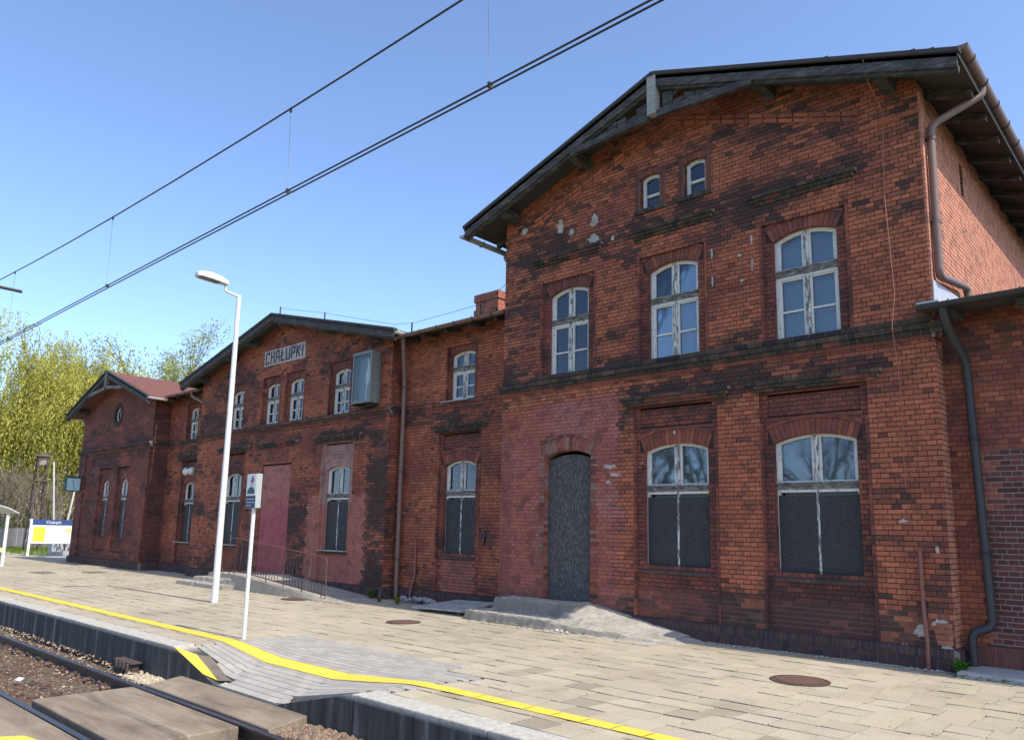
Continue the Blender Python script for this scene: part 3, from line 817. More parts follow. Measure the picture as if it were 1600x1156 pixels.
def door_surr(x, z):
    if rnd() < .30 and z > .6: b = uni(.7, 1.1); return (.24 * b, .135 * b, .11 * b)
    if rnd() < .5: b = uni(.85, 1.1); return (.27 * b, .09 * b, .068 * b)
    return col_dark(x, z, -.05)
arch_ring(T, DA, .003, -.10, door_surr)
wall(T, .30, RZR - .10, rbase, H, col_R, mort_R, pick=True)
for s_ in (-1, 1):                               # pale patched quoins beside the door
    z = .45
    while z < 3.3:
        a = -9.675 + s_ * .595; b = -9.675 + s_ * (.78 if int(z * 10) % 2 else .72)
        trim.tbox(T, min(a, b), max(a, b), z + .004, z + C - .004, .006 + uni(-.002, .002), -.02, door_surr(a, z)); z += C
mb = MB(); slabpoly(mb, T, arch_pts(-9.675, 1.16, .385, 3.20, .12), -.13, -.16); dr = mb.build('door', M['chip_board'], B); dr['label'] = 'grey chipboard sheet closing the doorway'
string(T, RX0 - .06, RX1 + .10); plinth(T, RX0 - .03, RX1 + .03)
row_blocks(T, RX0, RX1 + .02, 4.915, 5.0, .02, .26, cornice_col)
# sloping band under the verge
def band(xa, za, xb, zb, h=.07, d=.022, L=.26):
    n = int(abs(xb - xa) / L)
    for i in range(n):
        f0, f1 = i / n + .004, (i + 1) / n - .004; xs, xe = xa + (xb - xa) * f0, xa + (xb - xa) * f1; z0_, z1_ = za + (zb - za) * f0, za + (zb - za) * f1
        trim.hexa([T(xs, z0_, d), T(xe, z1_, d), T(xe, z1_ + h, d), T(xs, z0_ + h, d), T(xs, z0_, -.01), T(xe, z1_, -.01), T(xe, z1_ + h, -.01), T(xs, z0_ + h, -.01)], clay(xs, z0_, 3, .0, .6), skip=(1,))
for off in (0, -.10):
    band(-10.65, 8.47 + off, RC, 9.68 + off); band(RC, 9.68 + off, -3.74, 8.47 + off)
for xa, xb in ((RX0, -10.65), (-3.74, RX1)): band(xa, 8.20, xb, 8.20)
band(-8.2, 9.20, -6.3, 9.20)
# sunny side wall
T = side(RX1)
wall(T, .30, 8.72, lambda z: (RY + .001, 12.56 if z < 4.95 else 24.0), [Rect(14.52, 14.72, 7.75, 8.35)], col_side, mort_std, ph=.06)
mortar.hexa([T(14.50, 7.72, -.012), T(14.74, 7.72, -.012), T(14.74, 8.38, -.012), T(14.50, 8.38, -.012), T(14.50, 7.72, -.3), T(14.74, 7.72, -.3), T(14.74, 8.38, -.3), T(14.50, 8.38, -.3)], (.02, .02, .02), skip=(0,))
plinth(T, RY - .07, 12.56, .06); string(T, RY - .06, 12.5)
for yy in (12.30,):                              # pilaster strip edge on the side wall
    z = 5.0
    while z < 8.5: trim.tbox(T, RY + .0, yy, z + .004, z + C - .004, .025, -.01, col_side(yy, z)); z += C
T = front(RY)
# broken white plaster patches on the gable and the corner
def patch(T, u, z, w_, h_, d=.004, col=(.40, .35, .31), mat='concrete'):
    n = 16; pts = []
    for i in range(n): a = 2 * math.pi * i / n; k = uni(.55, 1.15); pts.append((u + math.cos(a) * w_ / 2 * k, z + math.sin(a) * h_ / 2 * k))
    mb = MB(); slabpoly(mb, T, pts, d, d - .012, col); return mb.build('plaster_patch', M[mat], B)
for u, z, a, b in ((-9.92, 8.23, .20, .34), (-9.02, 8.12, .24, .30), (-9.62, 8.02, .16, .20), (-9.03, 7.72, .30, .20), (-10.95, 8.38, .18, .2), (-8.55, 7.62, .10, .12), (-5.62, 6.86, .05, .22), (-5.62, 6.40, .05, .24), (-6.38, 6.78, .05, .24), (-6.38, 6.25, .05, .22), (-5.85, 6.62, .10, .07), (-5.82, 6.15, .09, .06), (-3.05, .62, .22, .14), (-3.30, .50, .20, .22), (-3.52, .20, .14, .26), (-2.98, .30, .16, .10), (-3.02, 1.62, .05, .12), (-3.45, 2.02, .14, .06), (-8.55, 4.78, .30, .12), (-8.62, 3.02, .30, .09), (-8.50, 2.86, .24, .08), (-8.66, 2.72, .12, .07), (-7.2, 3.58, .06, .08)):
    patch(T, u, z, a, b)
mb = MB(); z0 = .33
for i in range(4): mb.tbox(T, -3.12 + uni(-.02, .02), -2.90, z0 + i * C + .004, z0 + (i + 1) * C - .004, .012, -.01, sc(.8, 1.1, (.34, .135, .085)))
mb.build('repaired_brick', M['brick'], B)

# ================= link between middle and right blocks
LY = 12.70; T = front(LY); H = []
niche_window(T, -13.50, 1.10, 1.20, 3.30, .125, 2.63, 'boarded', 1.50, .30, 4.13, lambda x, z: ((.32 * uni(.93, 1.07), .11, .082) if z < 1.08 and abs(x + 13.5) < .62 else col_dark(x, z, -.08)), H, panel=(3.72, 4.06), hoodz=4.13, hw=1.95)
sill(T, -14.08, -12.92, 1.19, -.05)
niche_window(T, -13.52, .86, 4.90, 6.06, .09, 5.70, 'sash', 1.10, 4.91, 6.30, lambda x, z: col_dark(x, z, -.1), H, backing='net_curtain')
wall(T, .30, 6.75, lambda z: (-15.80, -11.45), H, col_L2, mort_std)
string(T, -15.80, -11.45, col_dark, .7); plinth(T, -15.80, -11.45, .06)
mb = MB(); mb.tbox(T, -14.1, -13.15, 4.865, 4.885, .15, 0, (.36, .35, .33)); mb.build('metal_sill', M['attr'], B)

# ================= middle gabled block
MX0, MX1, MY = -26.6, -15.77, 12.32; MC = -21.2; T = front(MY); H = []; MZR, MSL = 8.25, .244
def msurr(x, z): return col_dark(x, z, .02)
niche_window(T, -18.02, 1.12, 1.16, 3.32, .12, 2.62, 'boarded', 1.50, .30, 4.13, lambda x, z: ((.36 * uni(.93, 1.07), .135, .10) if z < 2.3 else (.33 * uni(.85, 1.15), .19, .165)), H, panel=(3.70, 4.05), hoodz=4.13, hw=2.2, mc=lambda x, z: (.25, .09, .068) if z < 2.3 else (.22, .13, .11))
niche_window(T, -23.95, 1.10, 1.10, 3.32, .12, 2.62, 'boarded', 1.50, .30, 4.13, msurr, H, panel=(3.70, 4.05), hoodz=4.13, hw=2.1)
for uc in (-18.02, -23.95):
    sill(T, uc - .6, uc + .6, 1.15, -.05); mb = MB(); mb.tbox(T, uc - .62, uc + .62, 1.115, 1.14, .10, -.1, (.42, .40, .37)); mb.build('stone_sill', M['concrete'], B)
for uc in (-24.03, -21.83, -20.47, -18.1):
    niche_window(T, uc, .84, 4.88, 6.12, .10, 5.72, 'sash', 1.12, 4.91, 6.42, msurr, H, backing='net_curtain')
H.append(Rect(-22.02, -20.38, .30, 3.60)); H.append(Rect(-22.4, -20.0, 6.80, 7.30))
# bricked-up painted doorway
def pinkdoor(x, z):
    b = uni(.94, 1.06); return tuple(q * b for q in lerp((.36, .095, .105), (.37, .15, .13), cl((z - 2.0 + .3 * nz(x, z, 1)) / .7)))
wall(T, .30, 3.60, lambda z: (-22.02, -20.38), [], pinkdoor, lambda x, z: pinkdoor(x, z), d=-.03, rough=.0005)
reveal(T, -22.02, -20.38, .30, 3.60, 0, -.04, msurr); hood(T, -22.4, -20.05, 4.13)
wall(T, 3.72, 4.05, lambda z: (-21.85, -20.55), [], msurr, d=.004, dep=.02)
def mbase(z):
    if z < 6.55: return (MX0, MX1)
    lim = min((MZR - .05 - z) / MSL, (MX1 - MX0) / 2); return (MC - lim, MC + lim) if lim > .1 else None
wall(T, .30, MZR - .09, mbase, H, col_M, mort_M)
string(T, MX0 - .05, MX1 + .08, lambda x, z: lerp(cornice_col(x, z), (.16, .06, .045), .35)); plinth(T, MX0, MX1 + .03)
T2 = side(MX1); wall(T2, .30, 6.7, lambda z: (MY + .001, LY), [], lambda x, z: clay(x, z, 8.8, .25 if z < 4 else .05, .4), ph=.04); string(T2, MY - .05, LY, cornice_col, .8); plinth(T2, MY - .07, LY, .05)
# name panel
mb = MB(); nr, nc = 7, 26
for r in range(nr):
    for c in range(nc):
        u0 = -22.4 + 2.4 * (c + (.5 if r % 2 else 0)) / nc; u1 = min(-20.0, u0 + 2.4 / nc); u0 = max(u0, -22.4)
        if u1 - u0 < .02: continue
        z0 = 6.80 + .5 * r / nr; b = uni(.85, 1.08); mb.tbox(T, u0 + .002, u1 - .002, z0 + .002, z0 + .5 / nr - .002, .012 + uni(-.001, .001), -.02, (.50 * b, .43 * b, .415 * b))
mb.tbox(T, -22.4, -20.0, 6.80, 7.30, .008, -.03, (.25, .17, .15))
sg = mb.build('name_panel', M['brick'], B); sg['label'] = 'whitewashed brick panel with dark lettering CHAŁUPKI'
GL = {'C': ((0, 0, 0, 1), (0, 1, .9, 1), (.9, 1, .9, .82), (0, 0, .9, 0), (.9, 0, .9, .135)), 'H': ((0, 0, 0, 1), (1, 0, 1, 1), (0, .55, 1, .55)), 'A': ((0, 0, .12, 1), (1, 0, .88, 1), (.12, 1, .88, 1), (.05, .42, .95, .42)),
      'Ł': ((.15, 0, .15, 1), (.15, 0, 1, 0), (-.12, .40, .55, .68)), 'U': ((0, 0, 0, 1), (1, 0, 1, 1), (0, 0, 1, 0)), 'P': ((0, 0, 0, 1), (0, 1, .95, 1), (.95, 1, .95, .48), (0, .48, .95, .48)),
      'K': ((0, 0, 0, 1), (0, .42, .95, 1), (.22, .55, 1, 0)), 'I': ((.5, 0, .5, 1),)}
u = -22.27; lh = .34; zb = 6.885
for ch in 'CHAŁUPKI':
    wd = .185 if ch != 'I' else .06; mb = MB()
    for i, (a, b, c, e) in enumerate(GL[ch]):
        p0 = Vector(T(u + a * wd, zb + b * lh, .0165 + i * .0006)); p1 = Vector(T(u + c * wd, zb + e * lh, .0165 + i * .0006)); dv = (p1 - p0).normalized() * .026
        mb.beam(p0 - dv, p1 + dv, .056, .006, up=(0, -1, 0), col=(.018, .014, .024))
    mb.build('letter', M['attr'], sg); u += wd + .113
mb = MB()
for i in range(10): a = 2 * math.pi * i / 10; b = 2 * math.pi * (i + 1) / 10; mb.poly([T(-21.22, 7.52, .006), T(-21.22 + .08 * math.cos(a), 7.52 + .13 * math.sin(a), .004), T(-21.22 + .08 * math.cos(b), 7.52 + .13 * math.sin(b), .004)], (.02, .012, .01))
mb.build('vent_hole', M['attr'], B)

# ================= link between left pavilion and middle block
L1Y = 12.80; T = front(L1Y); H = []
niche_window(T, -28.15, .95, 1.12, 3.20, .12, 2.60, 'boarded', 1.35, .30, 4.13, msurr, H, panel=(3.70, 4.05), hoodz=4.13, hw=1.9, backing='net_curtain')
niche_window(T, -28.25, .78, 4.86, 6.02, .09, 5.62, 'sash', 1.0, 4.91, 6.25, msurr, H, backing='net_curtain')
mb = MB(); mb.tbox(T, -28.75, -27.55, 1.09, 1.115, .10, -.1, (.42, .40, .37)); mb.build('stone_sill', M['concrete'], B)
wall(T, .30, 6.7, lambda z: (-30.4, -26.4), H, lambda x, z: clay(x, z, 22.2, .0 + .3 * g_(z, 4.6, .3) + .4 * g_(z, .4, .4), .4), mort_std)
string(T, -30.4, -26.5, cornice_col, .7); plinth(T, -30.4, -26.5, .06)

# ================= left pavilion
PX0, PX1, PY = -37.75, -30.2, 12.15; PC = -33.95; T = front(PY); H = []; PZR, PSL = 8.0, .337
for uc in (-34.65, -32.68):
    niche_window(T, uc, .80, 1.14, 3.38, .15, 2.80, 'boarded', 1.30, .62, 3.98, col_P, H, dn=.08, backing='net_curtain')
H.append(Rect(-36.2, -31.6, 4.06, 4.50)); wall(T, 4.06, 4.50, lambda z: (-36.2, -31.6), [], col_P, mort_std, d=-.03); reveal(T, -36.2, -31.6, 4.06, 4.50, 0, -.038, col_P)
def pbase(z):
    if z < 6.35: return (PX0, PX1)
    lim = min((PZR - .05 - z) / PSL, (PX1 - PX0) / 2); return (PC - lim, PC + lim) if lim > .1 else None
class Disc:
    def __init__(s, u, z, r): s.u, s.z, s.r = u, z, r
    def chord(s, z, zt, outer):
        r = s.r + (.13 if outer else 0); q = (z + zt) / 2 - s.z
        return None if abs(q) >= r else (s.u - math.sqrt(r * r - q * q), s.u + math.sqrt(r * r - q * q))
H.append(Disc(-33.85, 6.22, .36)); wall(T, .30, PZR - .09, pbase, H, col_P, mort_std)
for i in range(28):
    t0, t1 = 2 * math.pi * i / 28 + .01, 2 * math.pi * (i + 1) / 28 - .01; P = []
    for d in (.03, -.10):
        for (t, r) in ((t0, .33), (t1, .33), (t1, .50), (t0, .50)): P.append(T(-33.85 + r * math.cos(t), 6.22 + r * math.sin(t), d))
    trim.hexa(P, (.05, .034, .030), skip=(1,))
mb = MB(); cp = [(-33.85 + .33 * math.cos(2 * math.pi * i / 20), 6.22 + .33 * math.sin(2 * math.pi * i / 20)) for i in range(20)]; ci = [(-33.85 + .27 * math.cos(2 * math.pi * i / 20), 6.22 + .27 * math.sin(2 * math.pi * i / 20)) for i in range(20)]
ring_mb(mb, T, cp, ci, -.08, -.13); mb.tbox(T, -33.875, -33.825, 5.9, 6.54, -.082, -.12, skip=()); oc = mb.build('window', M['peeling_paint'], B); oc['label'] = 'round oculus window with white frame'
mb = MB(); slabpoly(mb, T, ci, -.10, -.104); mb.build('pane', M['window_glass'], oc); mb = MB(); slabpoly(mb, T, ci, -.25, -.26); mb.build('blind', M['grey_blind'], oc)
string(T, PX0 - .12, PX1 + .10, lambda x, z: lerp(cornice_col(x, z), (.10, .045, .04), .4), 1.2); plinth(T, PX0 - .12, PX1 + .05, .10)
T2 = side(PX1); wall(T2, .30, 6.55, lambda z: (PY + .001, L1Y), [], lambda x, z: lerp(col_P(x, z), (.06, .035, .03), .45 if z < 4.5 else .1), ph=.04); string(T2, PY - .05, L1Y, cornice_col, .8); plinth(T2, PY - .08, L1Y, .05)
for (u0, u1) in ((PX1 - .75, PX1), (PX0, PX0 + .8)):      # pilasters of the ground floor
    wall(T, .30, 4.65, lambda z: (u0, u1), [], col_P, mort_std, d=.055, dep=.06)

# ================= right wing
WY = 12.47; T = front(WY)
wall(T, .0, 5.1, lambda z: (RX1 - .02, 7.0), [], col_wing, mort_wing, ph=.03)
row_blocks(T, RX1 + .03, 7.0, .02, .34, .03, .09, lambda x, z: sc(.8, 1.15, (.17, .06, .048)))

# ---- emit bricks: the 300 that show largest one by one, the rest joined
wall_o = mortar.build('wall', M['mortar'], B, center=False)
def bscore(b):
    if not b[8]: return 1e9
    x, y, z = b[0]((b[1] + b[2]) / 2, (b[3] + b[4]) / 2, 0); q = x * x + y * y + (z - 1.75) ** 2
    return q / (b[2] - b[1]) if z < 4 and z > .4 else 1e9
bricks.sort(key=bscore)
def bput(mb, b):
    T_, u0, u1, v0, v1, d0, d1, c, _ = b; mb.tbox(T_, u0, u1, v0, v1, d0, d1, c)
for b in bricks[:300]:
    mb = MB(); bput(mb, b); mb.build('brick', M['brick'], wall_o)
mb = MB()
for b in bricks[300:]: bput(mb, b)
tag(mb.build('brickwork', M['brick'], wall_o, center=False), kind='stuff')
tag(trim.build('moulded_brickwork', M['brick'], wall_o, center=False), kind='stuff')
# plain hidden walls that close the rooms
mb = MB(); hc = (.22, .07, .045)
def plain(x0, y0, x1, y1, z1): mb.poly([(x0, y0, 0), (x1, y1, 0), (x1, y1, z1), (x0, y0, z1)], hc)
plain(RX0, RY + .03, RX0, 24, 8.7); plain(RX0, 24, RX1, 24, 8.7); plain(RX1 - .1, 12.6, RX1 - .1, 24, 8.7); plain(RX0 + .02, 12.9, RX1 - .1, 12.9, 4.7) if False else None
plain(MX0, MY + .03, MX0, 22, 6.7); plain(MX0, 22, RX0, 22, 6.7); plain(PX0, PY + .03, PX0, 22, 6.5); plain(PX0, 22, MX0, 22, 6.5); plain(RX1, 22, 7, 22, 5); plain(7, WY, 7, 22, 5)
for (x0, x1, y) in ((RX0, RX1, 14.5), (MX0, MX1, 15.0), (PX0, PX1, 15), (MX1, RX0, 15), (PX1, MX0, 15)): plain(x0, y, x1, y, 6.4)
mb.build('rear_wall', M['brick'], B, center=False)

# ---------------------------------------------------------------- roofs
DK = (.035, .030, .028)
def gable_roof(xc, half, zr, sl, y0, y1, th, topmat, wall_y, x_wall, king=None, rafters=True, topcol=(.05, .045, .042), barge=.25):
    ze = zr - half * sl; mb = MB()
    for s_ in (-1, 1):
        xe = xc + s_ * half; off = th
        P = [(xc, y0, zr), (xe, y0, ze), (xe, y1, ze), (xc, y1, zr), (xc, y0, zr - off), (xe, y0, ze - off), (xe, y1, ze - off), (xc, y1, zr - off)]
        mb.hexa(P, topcol)
    rf = mb.build('roof', topmat, B)
    mb = MB()
    for s_ in (-1, 1):                           # edge flashing on the verge
        xe = xc + s_ * (half + .02)
        mb.hexa([(xc, y0 - .035, zr + .035), (xe, y0 - .035, ze + .03), (xe, y0 + .10, ze + .03), (xc, y0 + .10, zr + .035), (xc, y0 - .035, zr - .03), (xe, y0 - .035, ze - .035), (xe, y0 + .10, ze - .035), (xc, y0 + .10, zr - .03)], (.055, .05, .048))
    mb.build('verge_flashing', M['roof'], rf)
    for s_ in (-1, 1):
        xe = xc + s_ * (half - .02); mb = MB(); b0, b1 = .035, barge
        mb.hexa([(xc, y0, zr - b0), (xe, y0, ze - b0), (xe, y0 + .045, ze - b0), (xc, y0 + .045, zr - b0), (xc, y0, zr - b1), (xe, y0, ze - b1), (xe, y0 + .045, ze - b1), (xc, y0 + .045, zr - b1)])
        mb.build('bargeboard', M['barge_wood'], rf)
        mb = MB()
        mb.hexa([(xc, y0 + .05, zr - b1 + .05), (xe, y0 + .05, ze - b1 + .05), (xe, y0 + .12, ze - b1 + .05), (xc, y0 + .12, zr - b1 + .05), (xc, y0 + .05, zr - b1 - .05), (xe, y0 + .05, ze - b1 - .05), (xe, y0 + .12, ze - b1 - .05), (xc, y0 + .12, zr - b1 - .05)])
        mb.build('verge_rafter', M['barge_wood'], rf)
    for xq in x_wall:                            # purlin ends carrying the verge
        z = zr - abs(xq - xc) * sl - th - .10; mb = MB(); mb.box(xq - .09, xq + .09, y0 + .13, wall_y + .1, z - .12, z + .085); mb.build('purlin_end', M['barge_wood'], rf)
    if rafters:
        y = wall_y + .35
        while y < min(y1, wall_y + 8.5):
            for s_ in (-1, 1):
                xe = xc + s_ * (half - .06); xi = xc + s_ * (half - 1.1); mb = MB(); za = zr - abs(xe - xc) * sl - th - .002; zb_ = zr - abs(xi - xc) * sl - th - .002
                mb.hexa([(xe, y, za), (xi, y, zb_), (xi, y + .13, zb_), (xe, y + .13, za), (xe, y, za - .11), (xi, y, zb_ - .15), (xi, y + .13, zb_ - .15), (xe, y + .13, za - .11)]); mb.build('rafter', M['barge_wood'], rf)
            y += .92
    return rf, ze
rfR, zeR = gable_roof(RC, 5.03, RZR, RSL, 11.42, 24.5, .10, M['roof'], RY, (-11.18, -3.25, -9.2, -5.18))
# king-post and collar of the verge
mb = MB(); mb.box(RC - .09, RC + .09, 11.385, 11.56, 9.50, RZR - .06); mb.build('king_post', M['timber'], rfR)
bpy.data.objects['king_post'].data.attributes['bc'].data.foreach_set('color', [.30, .29, .27, 1] * 6)
mb = MB(); mb.beam((-9.15, 11.47, 9.40), (RC - .09, 11.47, 9.50), .09, .13); mb.beam((RC + .09, 11.47, 9.50), (-5.23, 11.47, 9.40), .09, .13); mb.build('collar_beam', M['barge_wood'], rfR)
for s_ in (-1, 1):                                # broken fretwork boards
    for i in range(7):
        mb = MB()
        x = RC + s_ * (.18 + i * .23); h = max(.05, .55 - i * .085) * uni(.30, .75); w_ = .21
        mb.hexa([(x, 11.50, 9.52), (x + s_ * w_, 11.50, 9.51), (x + s_ * w_, 11.50, 9.52 + h * uni(.5, 1)), (x, 11.50, 9.52 + h), (x, 11.525, 9.52), (x + s_ * w_, 11.525, 9.51), (x + s_ * w_, 11.525, 9.52 + h * .7), (x, 11.525, 9.52 + h)]); mb.build('fretwork_board', M['barge_wood'], rfR)
mb = MB(); mb.beam((RC + .15, 11.535, 9.62), (RC + .62, 11.535, 9.98), .02, .07); mb.build('fretwork_board', M['barge_wood'], rfR)
rfM, zeM = gable_roof(MC, 6.12, MZR, MSL, 11.78, 22.5, .09, M['roof'], MY, (-26.2, -24.2, -22.9, -20.9, -18.6, -16.4), barge=.22)
rfP, zeP = gable_roof(PC + .05, 4.42, PZR, PSL, 11.52, 22.5, .09, M['red_shingle'], PY, (-37.4, -30.6), barge=.24)
mb = MB(); mb.box(PC - .06, PC + .16, 11.50, 11.62, 7.30, PZR - .05); mb.beam((-35.7, 11.56, 7.14), (PC - .06, 11.56, 7.30), .08, .12); mb.beam((PC + .16, 11.56, 7.30), (-32.1, 11.56, 7.14), .08, .12); mb.build('king_post', M['bare_wood'], rfP)
def eave_roof(x0, x1, y0, z0, y1, z1, mat, col, name='roof'):
    mb = MB(); mb.hexa([(x0, y0, z0), (x1, y0, z0), (x1, y1, z1), (x0, y1, z1), (x0, y0, z0 - .09), (x1, y0, z0 - .09), (x1, y1, z1 - .09), (x0, y1, z1 - .09)], col)
    rf = mb.build(name, mat, B); x = x0 + .3
    while x < x1 - .1:
        mb = MB(); sl = (z1 - z0) / (y1 - y0); mb.hexa([(x, y0 + .06, z0 - .092 + .06 * sl), (x + .12, y0 + .06, z0 - .092 + .06 * sl), (x + .12, y0 + 1.0, z0 - .092 + sl), (x, y0 + 1.0, z0 - .092 + sl), (x, y0 + .06, z0 - .19), (x + .12, y0 + .06, z0 - .19), (x + .12, y0 + 1.0, z0 - .22 + sl), (x, y0 + 1.0, z0 - .22 + sl)]); mb.build('rafter', M['barge_wood'], rf); x += .85
    return rf
eave_roof(-15.7, RX0 - .02, 12.17, 6.72, 18, 8.0, M['roof'], (.05, .045, .042))
eave_roof(PX1 + .2, MX0 - .02, 12.30, 6.62, 18, 7.9, M['red_shingle'], (.2, .06, .04))
eave_roof(-2.96, 7.2, 11.80, 5.09, 22.2, 6.2, M['roof'], (.06, .055, .05))
# white metal flashing where the wing roof meets the gable block
mb = MB(); mb.hexa([(-2.825, 12.05, 5.09), (-2.825, 13.75, 5.28), (-2.825, 13.75, 5.62), (-2.825, 12.05, 5.52), (-2.84, 12.05, 5.09), (-2.84, 13.75, 5.28), (-2.84, 13.75, 5.62), (-2.84, 12.05, 5.52)], (.36, .37, .40)); mb.box(-2.99, -2.70, 11.72, 12.2, 5.09, 5.115, (.5, .5, .52)); mb.build('flashing', M['attr'], B)
# gutters and downpipes
BR = (.165, .105, .085); BK = (.035, .035, .037); GR = (.30, .30, .29)
def gutter(p0, p1, r, col, hooks=0):
    mb = MB(); mb.half(p0, p1, r, col=col)
    g = mb.build('gutter', M['attr'], B)
    a, b = Vector(p0), Vector(p1)
    for i in range(hooks):
        p = a.lerp(b, (i + .5) / hooks); mb = MB(); ax = (b - a).normalized(); x = ax.cross(Vector((0, 0, 1))).normalized(); pts = [p + x * (math.cos(t) * (r + .008)) + Vector((0, 0, math.sin(t) * (r + .008))) for t in [math.pi * (1 - .06 + k * 1.12 / 9) for k in range(10)]]
        mb.tube(pts, .011, 5, (.03, .028, .028)); mb.build('gutter_hook', M['attr'], g)
    return g
gutter((-2.13, 11.50, 8.70), (-2.13, 24.3, 8.68), .085, BR, 16)
gutter((RC - 5.12, 11.44, 8.44), (RC - 5.12, 24.3, 8.42), .085, GR, 10)
gutter((-15.3, 12.08, 6.66), (RX0 - .05, 12.08, 6.66), .075, BR, 6)
gutter((MC + 6.16, 11.80, 6.70), (MC + 6.16, 12.15, 6.69), .07, (.55, .53, .48))
gutter((-29.35, 12.2, 6.56), (MX0 - .1, 12.2, 6.55), .07, BR, 4)
gutter((PC + 4.50, 11.55, 6.47), (PC + 4.50, 12.25, 6.46), .07, (.6, .58, .55)); gutter((PC - 4.43, 11.55, 6.43), (PC - 4.43, 22, 6.42), .07, GR)
gutter((-2.99, 11.72, 5.06), (7.2, 11.72, 5.12), .075, BK, 12)
def pipe(pts, r, col, name='downpipe', clips=()):
    # round the bends
    P = [Vector(p) for p in pts]; path = [P[0]]
    for i in range(1, len(P) - 1):
        a = (P[i - 1] - P[i]).normalized(); b = (P[i + 1] - P[i]).normalized(); k = min(.12, (P[i - 1] - P[i]).length * .4, (P[i + 1] - P[i]).length * .4)
        for t in (0, .33, .67, 1): path.append(P[i] + a * k * (1 - t) ** 2 + b * k * t ** 2)
    path.append(P[-1]); mb = MB(); mb.tube(path, r, 10, col, caps=False); o = mb.build(name, M['attr'], B, smooth=True)
    for c in clips:
        mb = MB(); mb.tube([Vector(c) - Vector((0, 0, .03)), Vector(c) + Vector((0, 0, .03))], r + .012, 10, tuple(q * .5 for q in col)); mb.build('pipe_clip', M['attr'], o)
    return o
pipe([(-2.13, 12.75, 8.62), (-2.15, 12.74, 8.50), (-2.77, 12.27, 8.02), (-2.77, 12.20, 5.60), (-2.76, 13.85, 5.84), (-2.74, 13.85, 5.36)], .058, BR, clips=[(-2.77, 12.268, 7.80), (-2.77, 12.24, 6.45)])
pipe([(-2.66, 11.76, 5.02), (-2.66, 11.82, 4.80), (-2.55, 12.37, 4.30), (-2.47, 12.37, .60), (-2.72, 12.30, .52), (-2.72, 12.30, .02)], .058, BK, clips=[(-2.52, 12.37, 3.2), (-2.49, 12.37, 1.6)])
pipe([(-15.16, 12.16, 6.62), (-15.25, 12.25, 6.45), (-15.52, 12.56, 5.55), (-15.52, 12.58, .05)], .055, BR, clips=[(-15.52, 12.57, 5.4), (-15.52, 12.57, 3.2), (-15.52, 12.57, 1.0)])
pipe([(-12.31, 12.9, 8.38), (-12.29, 12.9, 8.24), (-11.58, 13.0, 8.15), (-11.58, 13.0, 6.9)], .05, GR)
pipe([(MX0 - .75, 12.25, 6.50), (MX0 - .72, 12.25, 6.38), (MX0 - .15, 12.6, 6.02), (MX0 - .12, 12.7, .1)], .05, (.22, .17, .15))
pipe([(-38.38, 12.3, 6.34), (-38.3, 12.3, 6.28), (-37.85, 12.4, 5.9), (-37.85, 12.4, .1)], .05, GR)
pipe([(-3.24, 12.06, 1.62), (-3.24, 12.06, .8), (-3.20, 12.00, .35), (-3.20, 11.97, .0)], .028, (.20, .075, .055), 'conduit')
pipe([(-14.92, 12.66, 1.5), (-14.92, 12.66, .55), (-15.02, 12.62, .28), (-15.02, 12.60, .0)], .028, (.21, .08, .06), 'conduit')
# lightning conductors
def wire(pts, r, col=(.12, .11, .1), name='conductor_wire', parent=None, n=5):
    mb = MB(); mb.tube(pts, r, n, col); return mb.build(name, M['attr'], parent or B)
wire([(-3.42, 11.40, 8.98), (-3.42, 11.55, 8.7), (-3.36, 12.02, 8.35), (-3.42, 12.06, 7.0), (-3.36, 12.05, 5.4), (-3.40, 11.97, 4.9), (-3.37, 12.07, 4.1), (-3.38, 12.07, 2.5)], .006, (.30, .13, .08))
wire([(RC - 4.9, 11.5, RZR - 4.9 * RSL + .07), (RC, 11.5, RZR + .1), (RC + 4.9, 11.5, RZR - 4.9 * RSL + .08)], .006)
for x in (-10.6, -7.25, -4.0, -2.75, -2.5):
    mb = MB(); mb.box(x - .03, x + .03, 11.48, 11.53, RZR - abs(x - RC) * RSL, RZR - abs(x - RC) * RSL + .10, (.04, .04, .04)); mb.build('wire_clamp', M['attr'], rfR)
zr_ = lambda x: MZR - abs(x - MC) * MSL
wire([(MC + .1, 12.0, MZR + .22), (-18.6, 12.0, zr_(-18.6) + .24), (-15.6, 12.2, 7.05), (-14.9, 12.25, 6.98), (-12.3, 12.25, 7.02), (-11.6, 12.4, 7.5), (-11.57, 12.5, 8.1)], .006)
for x, y, z in ((MC + .1, 12.0, MZR), (-18.6, 12.0, zr_(-18.6)), (-14.95, 12.25, 6.74), (-12.45, 12.25, 6.74)):
    mb = MB(); mb.tube([(x, y, z - .02), (x, y, z + .26)], .022, 6, (.035, .035, .035)); mb.build('wire_holder', M['attr'], B)
wire([(-30.9, 11.5, 6.7), (-30.75, 11.5, 7.25)], .012, (.1, .06, .05))
